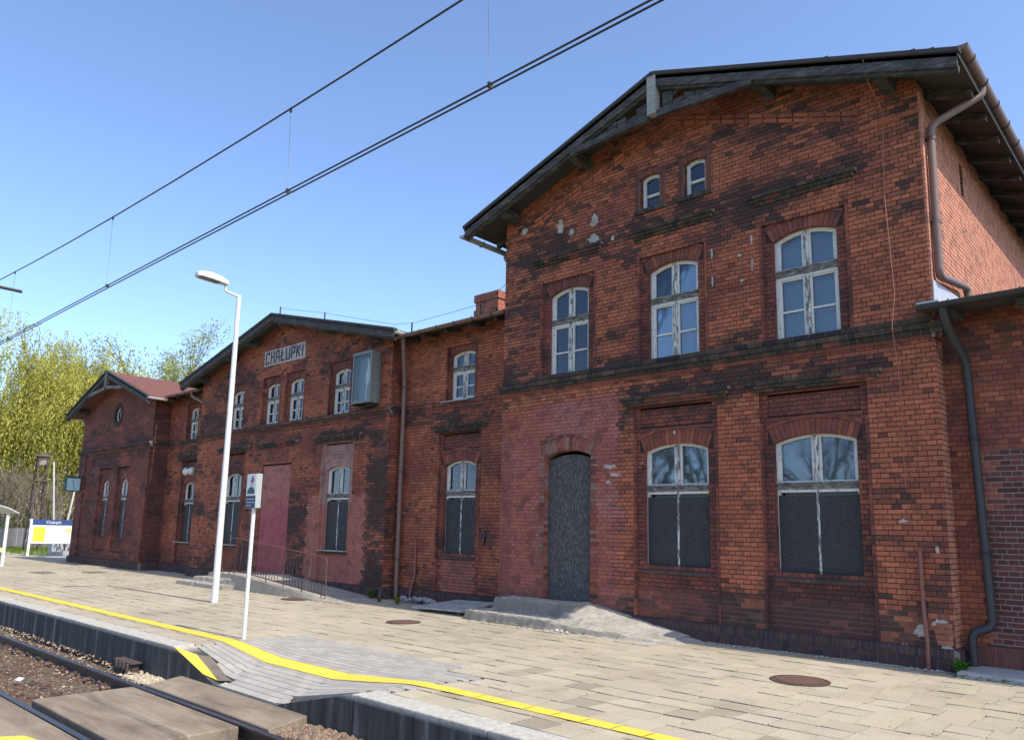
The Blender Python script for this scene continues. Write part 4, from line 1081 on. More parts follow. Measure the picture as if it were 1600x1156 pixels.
# chimney behind the link roof
mb = MB(); row = 0; z = 6.9
while z < 8.42:
    ex = .04 if z > 8.22 or 7.86 < z < 7.96 else 0
    for (T_, a, b) in ((front(15.0), -15.45, -14.55), (side(-14.55), 15.0, 15.9)):
        u = a - ex + (.065 if row % 2 else 0)
        if u > a - ex: mb.tbox(T_, a - ex, u - .004, z + .004, z + C - .004, ex, -.03, sc(.8, 1.1, (.42, .15, .095)))
        while u < b + ex - .01:
            e = min(u + .13, b + ex); hole = (8.0 < z < 8.2 and T_(0, 0, 0)[0] != 0 and int((u - a) / .2) % 2 == 1 and b > 0)
            if not hole: mb.tbox(T_, u + .004, e - .004, z + .004, z + C - .004, ex, -.03, sc(.8, 1.1, (.42, .15, .095)))
            u += .13
    z += C; row += 1
mb.box(-15.44, -14.57, 15.01, 15.88, 6.9, 8.40, (.16, .10, .08)); mb.build('chimney', M['brick'], B)
# graffiti tag strokes on the link wall
mb = MB(); T = front(LY); random.seed(31)
for k in range(7):
    u = -12.78 + k * .075; z = uni(1.35, 1.7); pts = [Vector(T(u + uni(-.08, .1), z + uni(-.22, .22), .006)) for _ in range(4)]
    for p, q in zip(pts, pts[1:]): mb.beam(p, q, .030, .004, up=(0, -1, 0), col=(.03, .025, .028))
mb.build('graffiti', M['attr'], B)
random.seed(11)

# ================================================================ steps, ramps, planks
def heightfield(name, x0, x1, y0, y1, step, fn, mat, label, cat, col):
    nx, ny = int((x1 - x0) / step), int((y1 - y0) / step); mb = MB(); z = {}
    for i in range(nx + 1):
        for j in range(ny + 1): z[i, j] = fn(x0 + i * step, y0 + j * step)
    P = lambda i, j: (x0 + i * step, y0 + j * step, z[i, j])
    for i in range(nx):
        for j in range(ny):
            if max(z[i, j], z[i + 1, j], z[i, j + 1], z[i + 1, j + 1]) > -.015:
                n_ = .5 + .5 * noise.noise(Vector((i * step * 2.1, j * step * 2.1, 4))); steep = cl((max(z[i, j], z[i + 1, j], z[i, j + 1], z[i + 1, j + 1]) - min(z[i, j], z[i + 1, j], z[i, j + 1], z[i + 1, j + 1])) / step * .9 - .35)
                mb.poly([P(i, j), P(i + 1, j), P(i + 1, j + 1), P(i, j + 1)], lerp(tuple(q * (.8 + .35 * n_) for q in col), (.17, .155, .13), steep * (.55 + .45 * n_)))  # riser shade painted in: steeper faces take a darker colour
    return tag(mb.build(name, mat, center=False), label, cat)
def sm(a, b, x): t = cl((x - a) / (b - a)); return t * t * (3 - 2 * t)
def rough(x, y, k=.02): return k * noise.noise(Vector((x * 4, y * 4, 1))) + k * .6 * noise.noise(Vector((x * 11, y * 11, 2)))
def fn_R(x, y):
    e = .10 * noise.noise(Vector((x * 1.6, 3, 0))) + .02 * noise.noise(Vector((x * 6, y * 6, 0))); e2 = .028 * noise.noise(Vector((x * 5, y * 5, 7)))
    ramp = .43 - .43 * cl((x + 9.1) / 2.5)
    z = -.05
    if x < -8.3 and x > -11.55: z = max(z, -.05 + (.23 - .10 * sm(-9.4, -8.3, x)) * sm(11.02 + e, 11.10 + e, y) * sm(-11.55, -11.45, x))
    if -11.15 < x < -9.0: z = max(z, .43 * sm(11.45 + e2, 11.56 + e2, y) * sm(-11.18, -11.08, x))
    if x >= -9.5: z = max(z, (ramp * (.30 + .70 * sm(11.05, 11.95, y)) + .015) * sm(-9.5, -9.2, x) * sm(10.95 + e2 + (x + 9.2) * .06, 11.04 + e2 + (x + 9.2) * .06, y) - .025 * (x > -6.9))
    return z + rough(x, y, .018) + .006 * noise.noise(Vector((x * 25, y * 25, 5)))
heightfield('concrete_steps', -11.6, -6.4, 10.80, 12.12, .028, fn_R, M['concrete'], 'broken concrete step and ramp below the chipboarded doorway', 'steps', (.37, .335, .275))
def fn_M(x, y):
    e2 = .02 * noise.noise(Vector((x * 5, 7, 0))); z = -.05
    if -23.2 < x < -20.35: z = max(z, .12 * sm(10.42 + e2, 10.46 + e2, y), .24 * sm(10.78 + e2, 10.82 + e2, y) * sm(-22.95, -22.9, x), .36 * sm(11.12 + e2, 11.16 + e2, y) * sm(-22.7, -22.65, x))
    if x >= -20.6: z = max(z, (.38 - .38 * cl((x + 20.2) / 4.6)) * sm(10.78, 10.84, y) * (1 if x < -15.6 else 0))
    return z + rough(x, y, .010)
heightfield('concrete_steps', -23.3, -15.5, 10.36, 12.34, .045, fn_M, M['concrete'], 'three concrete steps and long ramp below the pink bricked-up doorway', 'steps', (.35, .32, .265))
# rusty handrail on the ramp
hr = thing('handrail', (-18.4, 10.95, 0), 'rusty bent handrail with thin balusters along the ramp', 'railing'); RU = (.125, .065, .05)
hy = 10.94; bz = lambda x: .42 - .40 * cl((x + 20.4) / 4.3); tz = lambda x: bz(x) + .98
mb = MB(); mb.tube([(-20.75, hy, tz(-20.75)), (-19, hy, tz(-19) - .02), (-17.5, hy, tz(-17.5)), (-16.25, hy, tz(-16.25)), (-16.18, hy, tz(-16.2) - .05), (-16.18, hy, bz(-16.2) - .05)], .015, 6, RU); mb.build('top_rail', M['rust'], hr)
mb = MB(); mb.tube([(-20.75, hy, bz(-20.75) + .10), (-16.18, hy, bz(-16.18) + .10)], .014, 6, RU); mb.build('bottom_rail', M['rust'], hr)
x = -20.7; k = 0
while x < -16.25:
    mb = MB(); bend = uni(-.015, .015)
    if k in (17, 25): mb.tube([(x + .22, hy, tz(x) - .10), (x + .03, hy + .02, bz(x) + .10)], .009, 5, (.34, .22, .16))
    else: mb.tube([(x, hy, bz(x) + (.10 if k % 6 else -.04)), (x + bend, hy + bend, bz(x) + .5), (x, hy, tz(x))], .009 if k % 6 else .013, 5, RU)
    mb.build('baluster', M['rust'], hr); x += .145; k += 1
for q in (-21.35, -21.0):
    mb = MB(); mb.tube([(q, hy + .02, .36), (q - .12, hy, .62), (q + .25, hy, 1.38), (q + .55, hy, tz(-20.75))] if q < -21.2 else [(q, hy, .36), (q + .04, hy, 1.39)], .013, 6, RU); mb.build('end_post', M['rust'], hr)
# plank cover over the cellar hatch
pk = thing('plank_cover', (-12.4, 11.8, 0), 'weathered grey plank cover lying by the wall beside the broken step', 'planks')
for i in range(6):
    mb = MB(); y = 11.28 + i * .185; zz = .05 + i * .018
    mb.hexa([(-13.35 + .05 * i, y, zz), (-11.75, y + .02, zz + .03), (-11.75, y + .18, zz + .045), (-13.35 + .05 * i, y + .165, zz + .015), (-13.35 + .05 * i, y, zz + .035), (-11.75, y + .02, zz + .07), (-11.75, y + .18, zz + .085), (-13.35 + .05 * i, y + .165, zz + .05)], sc(.75, 1.15, (.34, .33, .31))); mb.build('plank', M['timber'], pk)
for i in range(2):
    mb = MB(); mb.box(-13.1 + i * 1.15, -13.0 + i * 1.15, 11.32, 12.3, -.01, .052, (.1, .08, .07)); mb.build('batten', M['timber'], pk)
mb = MB()
for i in range(60):
    x = random.gauss(-14.55, .45); y = uni(12.25, 12.55); rock(mb, x, y, .03 + .08 * rnd(), uni(.03, .10), sc(.6, 1.1, (.33, .33, .33)))
tag(mb.build('rubble', M['stone']), 'small grey heap of broken concrete against the wall by the thin conduit', 'rubble', kind='stuff')
mb = MB()
for x, y, r in ((-8.95, 10.95, .05), (-8.82, 10.90, .055), (-8.7, 10.92, .04), (-9.02, 10.88, .03)): rock(mb, x, y, .03, r, (.5, .47, .42))
tag(mb.build('concrete_fragments', M['stone']), 'few loose concrete fragments on the paving in front of the broken step', 'rubble', kind='stuff')
# concrete apron at the wing and rough strip along the wall foot
mb = MB(); mb.box(-2.78, 7, 11.62, 12.5, -.02, .075, (.36, .36, .35)); tag(mb.build('concrete_apron', M['concrete'], bevel=.02), 'low grey concrete apron along the wing wall', 'apron')
mb = MB()
for i in range(260):
    x = uni(-6.6, -2.9); rock(mb, x, 11.94 - abs(random.gauss(0, .05)), .01, uni(.008, .022), sc(.6, 1.2, (.42, .40, .36)))
tag(mb.build('wall_foot_grit', M['stone']), 'line of pale grit where the dark plinth meets the paving', 'grit', kind='stuff')
# manholes
def manhole(x, y, rx, ry, label):
    t = thing('manhole_cover', (x, y, 0), label, 'manhole'); n = 28
    el = lambda k, f: (x + rx * f * math.cos(2 * math.pi * k / n), y + ry * f * math.sin(2 * math.pi * k / n))
    mb = MB(); mb.poly([(*el(k, .90), .012) for k in range(n)], (.11, .06, .045))
    for i in range(-6, 7):
        for j in range(-6, 7):
            a, b = x + i * rx * .13, y + j * ry * .13
            if (i * i + j * j) < 40: mb.box(a - .022, a + .022, b - .022, b + .022, .012, .018, (.13, .075, .055))
    mb.build('lid', M['rust'], t); mb = MB()
    for k in range(n): mb.hexa([(*el(k, .92), .006), (*el(k + 1, .92), .006), (*el(k + 1, 1.0), .006), (*el(k, 1.0), .006), (*el(k, .92), .016), (*el(k + 1, .92), .016), (*el(k + 1, 1.0), .013), (*el(k, 1.0), .013)], (.085, .05, .04))
    mb.build('ring', M['rust'], t)
manhole(-4.08, 9.75, .36, .36, 'rusty round manhole cover in front of the wide boarded windows')
manhole(-11.70, 9.70, .33, .33, 'rusty round manhole cover near the weathered planks')
manhole(-16.9, 10.55, .36, .30, 'rusty oval drain cover at the lower end of the handrail')
for (x, y, l) in ((-29.6, 10.4, 'dark flat drain plate in the paving towards the round-windowed gable, nearer the wall'), (-30.2, 8.9, 'dark flat drain plate in the paving towards the round-windowed gable, nearer the yellow line')):
    mb = MB(); mb.box(x - .5, x + .5, y - .3, y + .3, .004, .014, (.16, .13, .10)); tag(mb.build('drain_plate', M['rust']), l, 'drain')

# ================================================================ street furniture
WH = (.62, .62, .60)
lp = thing('lamp_post', (-17.22, 8.68, 0), 'tall white platform lamp post with one angled lantern', 'lamp')
mb = MB(); mb.tube([(-17.22, 8.68, -.02), (-17.23, 8.68, 3.6), (-17.25, 8.68, 7.30)], [.078, .066, .054], 14, WH, caps=False); mb.build('pole', M['attr'], lp, smooth=True)
mb = MB(); mb.tube([(-17.25, 8.70, 7.26), (-17.25, 8.45, 7.30), (-17.25, 8.32, 7.33), (-17.25, 8.30, 7.47)], .034, 8, WH); mb.build('arm', M['attr'], lp)
def rot_pts(pts, o, a): return [(p[0], o[1] + (p[1] - o[1]) * math.cos(a) - (p[2] - o[2]) * math.sin(a), o[2] + (p[1] - o[1]) * math.sin(a) + (p[2] - o[2]) * math.cos(a)) for p in pts]
mb = MB(); o_ = (-17.25, 8.30, 7.50); prof = [(.06, .07, .10), (-.10, .12, .15), (-.42, .155, .17), (-.62, .14, .13), (-.72, .09, .09)]; rings = []
for (dy, hw, hh) in prof:
    rings.append(rot_pts([(-17.25 - hw, 8.30 + dy, 7.48), (-17.25 + hw, 8.30 + dy, 7.48), (-17.25 + hw, 8.30 + dy, 7.48 + hh * .55), (-17.25 + hw * .55, 8.30 + dy, 7.48 + hh), (-17.25 - hw * .55, 8.30 + dy, 7.48 + hh), (-17.25 - hw, 8.30 + dy, 7.48 + hh * .55)], o_, R(-3)))
for a, b in zip(rings, rings[1:]):
    for k in range(6): mb.poly([a[k], a[(k + 1) % 6], b[(k + 1) % 6], b[k]], WH)
mb.poly(rings[0], WH); mb.poly(rings[-1], WH); hd = mb.build('lantern', M['attr'], lp)
mb = MB(); mb.hexa(rot_pts([(-17.36, 7.66, 7.465), (-17.14, 7.66, 7.465), (-17.14, 8.14, 7.465), (-17.36, 8.14, 7.465), (-17.36, 7.66, 7.482), (-17.14, 7.66, 7.482), (-17.14, 8.14, 7.482), (-17.36, 8.14, 7.482)], o_, R(-3)), (.22, .21, .19)); mb.build('lamp_glass', M['attr'], hd)
# information sign on a white pole
sg = thing('information_sign', (-11.49, 6.32, 0), 'small double-sided notice on a thin white pole beside the yellow line', 'sign')
mb = MB(); mb.tube([(-11.49, 6.32, -.02), (-11.48, 6.32, 2.12)], .032, 10, WH, caps=False); mb.build('pole', M['attr'], sg, smooth=True)
sx0, sx1, sy0, sy1, sz0, sz1 = -11.68, -11.37, 6.275, 6.375, 2.03, 2.58
mb = MB(); mb.box(sx0, sx1, sy0, sy1, sz0, sz1, (.33, .36, .34)); bx_ = mb.build('case', M['attr'], sg, bevel=.01)
mb = MB(); f_ = front(sy0 - .002)
mb.tbox(f_, sx0 + .008, sx1 - .008, sz0 + .20, sz1 - .01, .003, 0, (.74, .73, .72)); mb.tbox(f_, sx0 + .008, sx1 - .008, sz0 + .008, sz0 + .195, .003, 0, (.035, .05, .10)); ps = mb.build('poster', M['attr'], bx_)
mb = MB(); u_ = lambda a: sx0 + a * (sx1 - sx0); v_ = lambda b: sz0 + .20 + b * .34
slabpoly(mb, f_, [(u_(.12), v_(.08)), (u_(.88), v_(.08)), (u_(.86), v_(.26)), (u_(.66), v_(.40)), (u_(.34), v_(.38)), (u_(.16), v_(.22))], .005, .003, (.06, .07, .09))
slabpoly(mb, f_, [(u_(.36), v_(.38)), (u_(.70), v_(.40)), (u_(.78), v_(.62)), (u_(.60), v_(.66)), (u_(.40), v_(.58))], .0055, .003, (.55, .55, .56))
slabpoly(mb, f_, [(u_(.42), v_(.60)), (u_(.72), v_(.62)), (u_(.80), v_(.76)), (u_(.62), v_(.84)), (u_(.44), v_(.74))], .006, .003, (.40, .10, .10))
slabpoly(mb, f_, [(u_(.48), v_(.82)), (u_(.72), v_(.80)), (u_(.70), v_(.92)), (u_(.52), v_(.93))], .0058, .003, (.30, .20, .17))
for i in range(3): mb.tbox(f_, sx0 + .03, sx1 - (.03 if i < 2 else .12), sz0 + .135 - i * .05, sz0 + .150 - i * .05, .0052, .003, (.45, .48, .52))
mb.build('print', M['attr'], ps)
# station clock on the left pavilion
ck = thing('station_clock', (-37.1, 11.75, 3.05), 'green-framed square station clock on a bracket at the round-windowed gable', 'clock')
mb = MB(); mb.box(-37.18, -37.02, 11.42, 12.04, 3.06, 3.68, (.02, .07, .055)); cs = mb.build('case', M['attr'], ck, bevel=.02)
mb = MB(); mb.box(-37.02, -37.008, 11.47, 11.99, 3.11, 3.63, (.36, .52, .56)); fc = mb.build('face', M['attr'], cs)
mb = MB(); T = side(-37.007)
for i in range(12): a = i * math.pi / 6; cu, cz = 11.73 + .21 * math.sin(a), 3.37 + .21 * math.cos(a); mb.tbox(T, cu - .012, cu + .012, cz - .012, cz + .012, .003, 0, (.03, .05, .05))
mb.build('hour_marks', M['attr'], fc)
mb = MB(); mb.beam((-37.0, 11.73, 3.37), (-37.0, 11.695, 3.55), .006, .022, up=(0, 1, 0), col=(.01, .015, .02)); mb.beam((-36.998, 11.73, 3.37), (-36.998, 11.775, 3.17), .006, .018, up=(0, 1, 0), col=(.01, .015, .02)); mb.build('hands', M['attr'], fc)
mb = MB(); mb.box(-37.14, -37.06, 11.45, 12.16, 3.69, 3.74, (.015, .05, .04)); mb.build('bracket', M['attr'], ck)
# loudspeaker on the link wall
ls = thing('loudspeaker', (-27.25, 12.5, 3.55), 'pale twin-horn loudspeaker fixed to the brick wall', 'loudspeaker')
mb = MB()
for s_ in (-1, 1): mb.tube([(-27.28 + s_ * .03, 12.42, 3.63), (-27.28 + s_ * .12, 12.40, 3.63), (-27.28 + s_ * .24, 12.38, 3.63)], [.05, .08, .15], 12, (.62, .60, .56))
mb.build('horn', M['attr'], ls, smooth=True); mb = MB(); mb.box(-27.33, -27.23, 12.40, 12.80, 3.58, 3.66, (.4, .38, .36)); mb.build('bracket', M['attr'], ls)
# glazed display case with a white bird cut-out
dc = thing('display_case', (-16.75, 12.1, 5.0), 'shallow glazed wall showcase with a white bird figure', 'showcase')
mb = MB(); x0, x1, y0, y1, z0, z1 = -17.05, -16.22, 11.98, 12.30, 5.05, 6.42
mb.box(x0, x1, 12.22, y1, z0, z1, (.14, .145, .14)); mb.build('back', M['attr'], dc)
mb = MB()
for q in ((x0, x0 + .05, z0, z1), (x1 - .05, x1, z0, z1), (x0 + .05, x1 - .05, z1 - .07, z1), (x0 + .05, x1 - .05, z0, z0 + .05)): mb.box(q[0], q[1], y0, 12.22, q[2], q[3], (.17, .18, .165))
mb.build('frame', M['attr'], dc)
mb = MB(); mb.box(x0 + .05, x1 - .05, y0 + .02, y0 + .026, z0 + .05, z1 - .07); mb.build('glass', M['clear_glass'], dc)
mb = MB(); mb.box(x0 + .05, x1 - .05, 12.17, 12.218, z0 + .05, z1 - .07, (.24, .26, .27)); mb.build('backdrop', M['attr'], dc)
mb = MB(); T = front(12.15)
slabpoly(mb, T, [(-16.66, 5.15), (-16.62, 5.15), (-16.60, 5.52), (-16.48, 5.70), (-16.45, 5.90), (-16.52, 6.05), (-16.56, 6.22), (-16.60, 6.28), (-16.66, 6.24), (-16.60, 6.18), (-16.61, 6.02), (-16.68, 5.85), (-16.66, 5.66), (-16.63, 5.54)], 0, -.02, (.66, .67, .66)); mb.tbox(T, -16.8, -16.42, 5.12, 5.16, .002, -.02, (.6, .6, .6)); mb.build('bird_figure', M['attr'], dc)
mb = MB()
for k in range(10):
    a, b = math.pi * k / 10, math.pi * (k + 1) / 10; xc_ = (x0 + x1) / 2; r = (x1 - x0) / 2
    mb.poly([(xc_ + r * math.cos(a), y1, z0 - .12 * math.sin(a)), (xc_ + r * math.cos(b), y1, z0 - .12 * math.sin(b)), (xc_ + r * math.cos(b), y0, z0 - .10 * math.sin(b)), (xc_ + r * math.cos(a), y0, z0 - .10 * math.sin(a))], (.05, .05, .045))
mb.box(x0 - .03, x1 + .03, y0 - .02, y1, z0 - .03, z0 - .002, (.16, .16, .15)); mb.build('base', M['attr'], dc)

# timetable board with blue header
nb = thing('notice_board', (-45.0, 13.4, 0), 'white timetable board with blue header on two white posts', 'notice board')
for y in (12.5, 14.55):
    mb = MB(); mb.box(-45.06, -44.96, y - .05, y + .05, -.05, 1.86, (.8, .8, .8)); mb.build('post', M['attr'], nb)
T = side(-44.94); mb = MB(); mb.tbox(T, 12.56, 14.49, .62, 1.55, 0, -.05, (.72, .73, .74), skip=()); pn = mb.build('panel', M['attr'], nb)
mb = MB(); mb.tbox(T, 12.56, 14.49, 1.56, 1.84, .006, -.05, (.035, .07, .20), skip=()); hdr = mb.build('header', M['attr'], nb)
for y0, c in ((12.62, (.72, .62, .06)), (13.27, (.78, .79, .80)), (13.90, (.78, .79, .80))):
    mb = MB(); mb.tbox(T, y0, y0 + .55, .70, 1.46, .006, 0, c); pp = mb.build('timetable_sheet', M['attr'], pn)
    if c[2] > .5 and y0 > 13.8: mb = MB(); mb.tbox(T, y0 + .25, y0 + .48, 1.15, 1.40, .009, .004, (.72, .66, .2)); mb.build('yellow_note', M['attr'], pp)
cu = bpy.data.curves.new('name_text', 'FONT'); cu.body = 'Chałupki'; cu.size = .20; cu.extrude = .002; cu.align_x = 'CENTER'; cu.align_y = 'CENTER'
to = bpy.data.objects.new('name_text', cu); scene.collection.objects.link(to); dg = bpy.context.evaluated_depsgraph_get(); me = bpy.data.meshes.new_from_object(to.evaluated_get(dg)); bpy.data.objects.remove(to)
tm = bpy.data.objects.new('header_lettering', me); tm.matrix_world = Matrix.Translation((-44.925, 13.52, 1.70)) @ Matrix.Rotation(R(90), 4, 'Z') @ Matrix.Rotation(R(90), 4, 'X')
wm, wt, wp = newmat('white_print'); wp.inputs['Base Color'].default_value = (.8, .8, .8, 1); N(wt); me.materials.clear(); me.materials.append(wm)
finish(tm, hdr)
# grey switch box with scrawled tags below the board
mb = MB(); mb.box(-47.0, -46.4, 14.0, 15.6, -.05, .75, (.34, .35, .37)); gb = tag(mb.build('utility_box', M['attr'], bevel=.02), 'low grey utility box with black tags behind the timetable board', 'utility box')
random.seed(5); mb = MB(); T = side(-46.39)
for k in range(6):
    for _ in range(3):
        p = Vector(T(14.15 + k * .23 + uni(-.06, .1), uni(.15, .62), .004)); q = Vector(T(14.15 + k * .23 + uni(-.06, .12), uni(.15, .62), .004))
        if (p - q).length > .05: mb.beam(p, q, .05, .004, up=(1, 0, 0), col=(.03, .03, .035))
mb.build('tag_scrawl', M['attr'], gb)
# glazed shelter, mostly outside the frame
sh = thing('shelter', (-36.0, 8.2, 0), 'small glazed platform shelter with curved roof and white posts', 'shelter')
for (x, y) in ((-34.66, 8.80), (-34.66, 7.5), (-38.0, 8.80), (-38.0, 7.5)):
    mb = MB(); mb.box(x - .05, x + .05, y - .05, y + .05, -.02, 2.0, WH); mb.build('post', M['attr'], sh)
mb = MB()
for k in range(8):
    a, b = -1 + k / 4, -1 + (k + 1) / 4; fz = lambda t: 2.02 + .30 * (1 - t * t); yy = lambda t: 8.15 + t * .95
    mb.hexa([(-38.2, yy(a), fz(a)), (-34.4, yy(a), fz(a)), (-34.4, yy(b), fz(b)), (-38.2, yy(b), fz(b)), (-38.2, yy(a), fz(a) + .03), (-34.4, yy(a), fz(a) + .03), (-34.4, yy(b), fz(b) + .03), (-38.2, yy(b), fz(b) + .03)], (.62, .64, .64))
mb.build('curved_roof', M['attr'], sh)
mb = MB(); mb.box(-34.67, -34.65, 7.56, 8.74, .25, 1.9); mb.box(-37.94, -34.72, 8.79, 8.81, .25, 1.9); mb.build('glazing', M['clear_glass'], sh)
mb = MB(); mb.box(-34.68, -34.64, 7.55, 8.75, .55, .72, (.7, .62, .2)); mb.build('yellow_band', M['attr'], sh)
mb = MB(); mb.box(-37.9, -34.9, 8.35, 8.72, .42, .47, (.3, .2, .12)); mb.build('bench', M['attr'], sh)

# lattice signal mast and poles beyond the platform end
sm_ = thing('signal_mast', (-54.0, 15.2, 0), 'rusty lattice mast with small box head standing before the bare thicket', 'mast')
mb = MB(); z = 0.0; w0 = .38
while z < 5.6:
    a = w0 * (1 - z / 16); b = w0 * (1 - (z + .6) / 16)
    for sx in (-1, 1):
        for sy in (-1, 1): mb.beam((-54 + sx * a, 15.2 + sy * a, z), (-54 + sx * b, 15.2 + sy * b, z + .6), .06, .06, up=(1, 0, 0), col=(.10, .065, .05))
        mb.beam((-54 + sx * a, 15.2 - a, z), (-54 + sx * b, 15.2 + b, z + .6), .03, .03, up=(1, 0, 0), col=(.10, .065, .05))
        mb.beam((-54 - a, 15.2 + sx * a, z), (-54 + b, 15.2 + sx * b, z + .6), .03, .03, up=(0, 1, 0), col=(.10, .065, .05))
    z += .6
mb.build('lattice', M['rust'], sm_); mb = MB(); mb.box(-54.2, -53.8, 15.0, 15.4, 5.2, 5.7, (.26, .22, .18)); mb.build('head', M['rust'], sm_); mb = MB(); mb.box(-54.4, -53.6, 14.8, 15.6, 5.74, 5.78, (.2, .17, .15)); mb.build('cap', M['rust'], sm_); mb = MB(); mb.box(-54.45, -53.55, 14.75, 15.65, 4.2, 4.25, (.14, .11, .09)); mb.build('platform', M['rust'], sm_)
for (x, y, y2, h, lab) in ((-53.0, 16.1, 15.55, 5.4, 'thin pale slanting pole rising to the lattice mast'), (-52.0, 16.2, 16.75, 5.2, 'thin pale slanting pole leaning toward the station gable')):
    mb = MB(); mb.tube([(x, y, 0), (x, y2, h)], .05, 7, (.5, .48, .45)); tag(mb.build('pole', M['attr']), lab, 'pole')
# grey board fence
fn = thing('board_fence', (-60, 11, 0), 'low grey vertical-board fence behind the timetable board', 'fence')
y = 4.0
while y < 19.5:
    mb = MB(); h = 1.25 + uni(-.04, .04); mb.box(-60.02, -59.98, y, y + .13, -.05, h, sc(.7, 1.2, (.17, .16, .17))); mb.build('board', M['timber'], fn); y += .15
mb = MB(); mb.box(-60.06, -60.025, 4, 19.5, .3, .38, (.15, .14, .13)); mb.box(-60.06, -60.025, 4, 19.5, .95, 1.03, (.15, .14, .13)); mb.build('rail', M['timber'], fn)

# ================================================================ overhead line
WC = (.030, .028, .030); WYc = 3.96
ow = lambda name, pts, r, lab, cat='wire': tag((lambda mb: (mb.tube(pts, r, 6, WC), mb.build(name, M['attr']))[1])(MB()), lab, cat)
czf = lambda x: 5.245 + .0
ow('contact_wire', [(x, WYc - .02, czf(x) - .00030 * (x + 8) ** 2 * (x < -8)) for x in range(-26, 16, 3)], .0085, 'lower black contact wire of the closely set pair over the track')
ow('contact_wire', [(x, WYc + .05, czf(x) + .018 - .00030 * (x + 8) ** 2 * (x < -8)) for x in range(-26, 16, 3)], .0085, 'upper black contact wire of the closely set pair over the track')
mzf = lambda x: 6.19 + .0021 * (x + 3.0) ** 2
ms = ow('carrier_wire', [(x, WYc, mzf(x)) for x in range(-26, 14, 2)], .0100, 'single dark carrier wire curving above the paired contact wires')
for x in (-17.2, -12.1, -7.05, -4.05, 0.5):
    mb = MB(); mb.tube([(x, WYc, mzf(x)), (x + .05, WYc, czf(x) + .02)], .0028, 5, (.25, .27, .29)); mb.box(x + .038, x + .062, WYc - .012, WYc + .034, czf(x) - .006, czf(x) + .04, (.05, .045, .04)); mb.box(x - .010, x + .010, WYc - .010, WYc + .010, mzf(x) - .045, mzf(x) + .010, (.05, .045, .04)); mb.build('dropper', M['attr'], ms)
mt_ = thing('catenary_mast', (-18.3, 0.3, -.6), 'dark overhead-line mast with insulator arm reaching over the track', 'mast')
mb = MB(); mb.box(-18.42, -18.18, .18, .42, -.6, 8.2, (.2, .21, .2)); mb.build('post', M['attr'], mt_)
mb = MB(); mb.tube([(-18.3, .3, 6.55), (-18.3, 4.38, 6.53)], .035, 8, (.03, .025, .025)); mb.tube([(-18.3, .3, 7.6), (-18.3, 3.7, 6.56)], .02, 6, (.05, .05, .05)); mb.build('arm', M['attr'], mt_)

# ================================================================ vegetation
def leaf_quad(mb, c, s, col, dirv=None):
    a = Vector((uni(-1, 1), uni(-1, 1), uni(-1, 1))).normalized(); b = a.cross(Vector((uni(-1, 1), uni(-1, 1), uni(-1, 1)))).normalized()
    if dirv: a = dirv
    c = Vector(c); mb.poly([tuple(c - a * s), tuple(c + b * s * .45), tuple(c + a * s), tuple(c - b * s * .45)], col)
def branch(mb, tips, p, d, L, r, depth, spread=.5, droop=0.0, col=(.13, .10, .075), minr=.008, kids=3):
    n = 4; pts = [p.copy()]; rs = [r]; q = p.copy(); dd = d.copy()
    for i in range(n):
        dd = (dd + Vector((uni(-1, 1), uni(-1, 1), uni(-1, 1))) * .16 + Vector((0, 0, -droop))).normalized(); q = q + dd * (L / n); pts.append(q.copy()); rs.append(max(minr, r * (1 - .55 * (i + 1) / n)))
    mb.tube(pts, rs, 6 if r > .06 else (4 if r > .02 else 3), sc(.8, 1.2, col), caps=False)
    if depth == 0: tips.append((q, dd)); tips.append((pts[2], dd)); return
    for k in range(kids + (1 if rnd() < .4 else 0)):
        f = uni(.35, 1.0); i = min(n - 1, int(f * n)); bp = pts[i].lerp(pts[i + 1], f * n - i) if i < n else q
        nd = (dd + Vector((uni(-1, 1), uni(-1, 1), uni(-.5, 1))) * spread).normalized()
        branch(mb, tips, bp, nd, L * uni(.55, .78), max(minr, r * uni(.42, .62)), depth - 1, spread, droop, col, minr, kids)
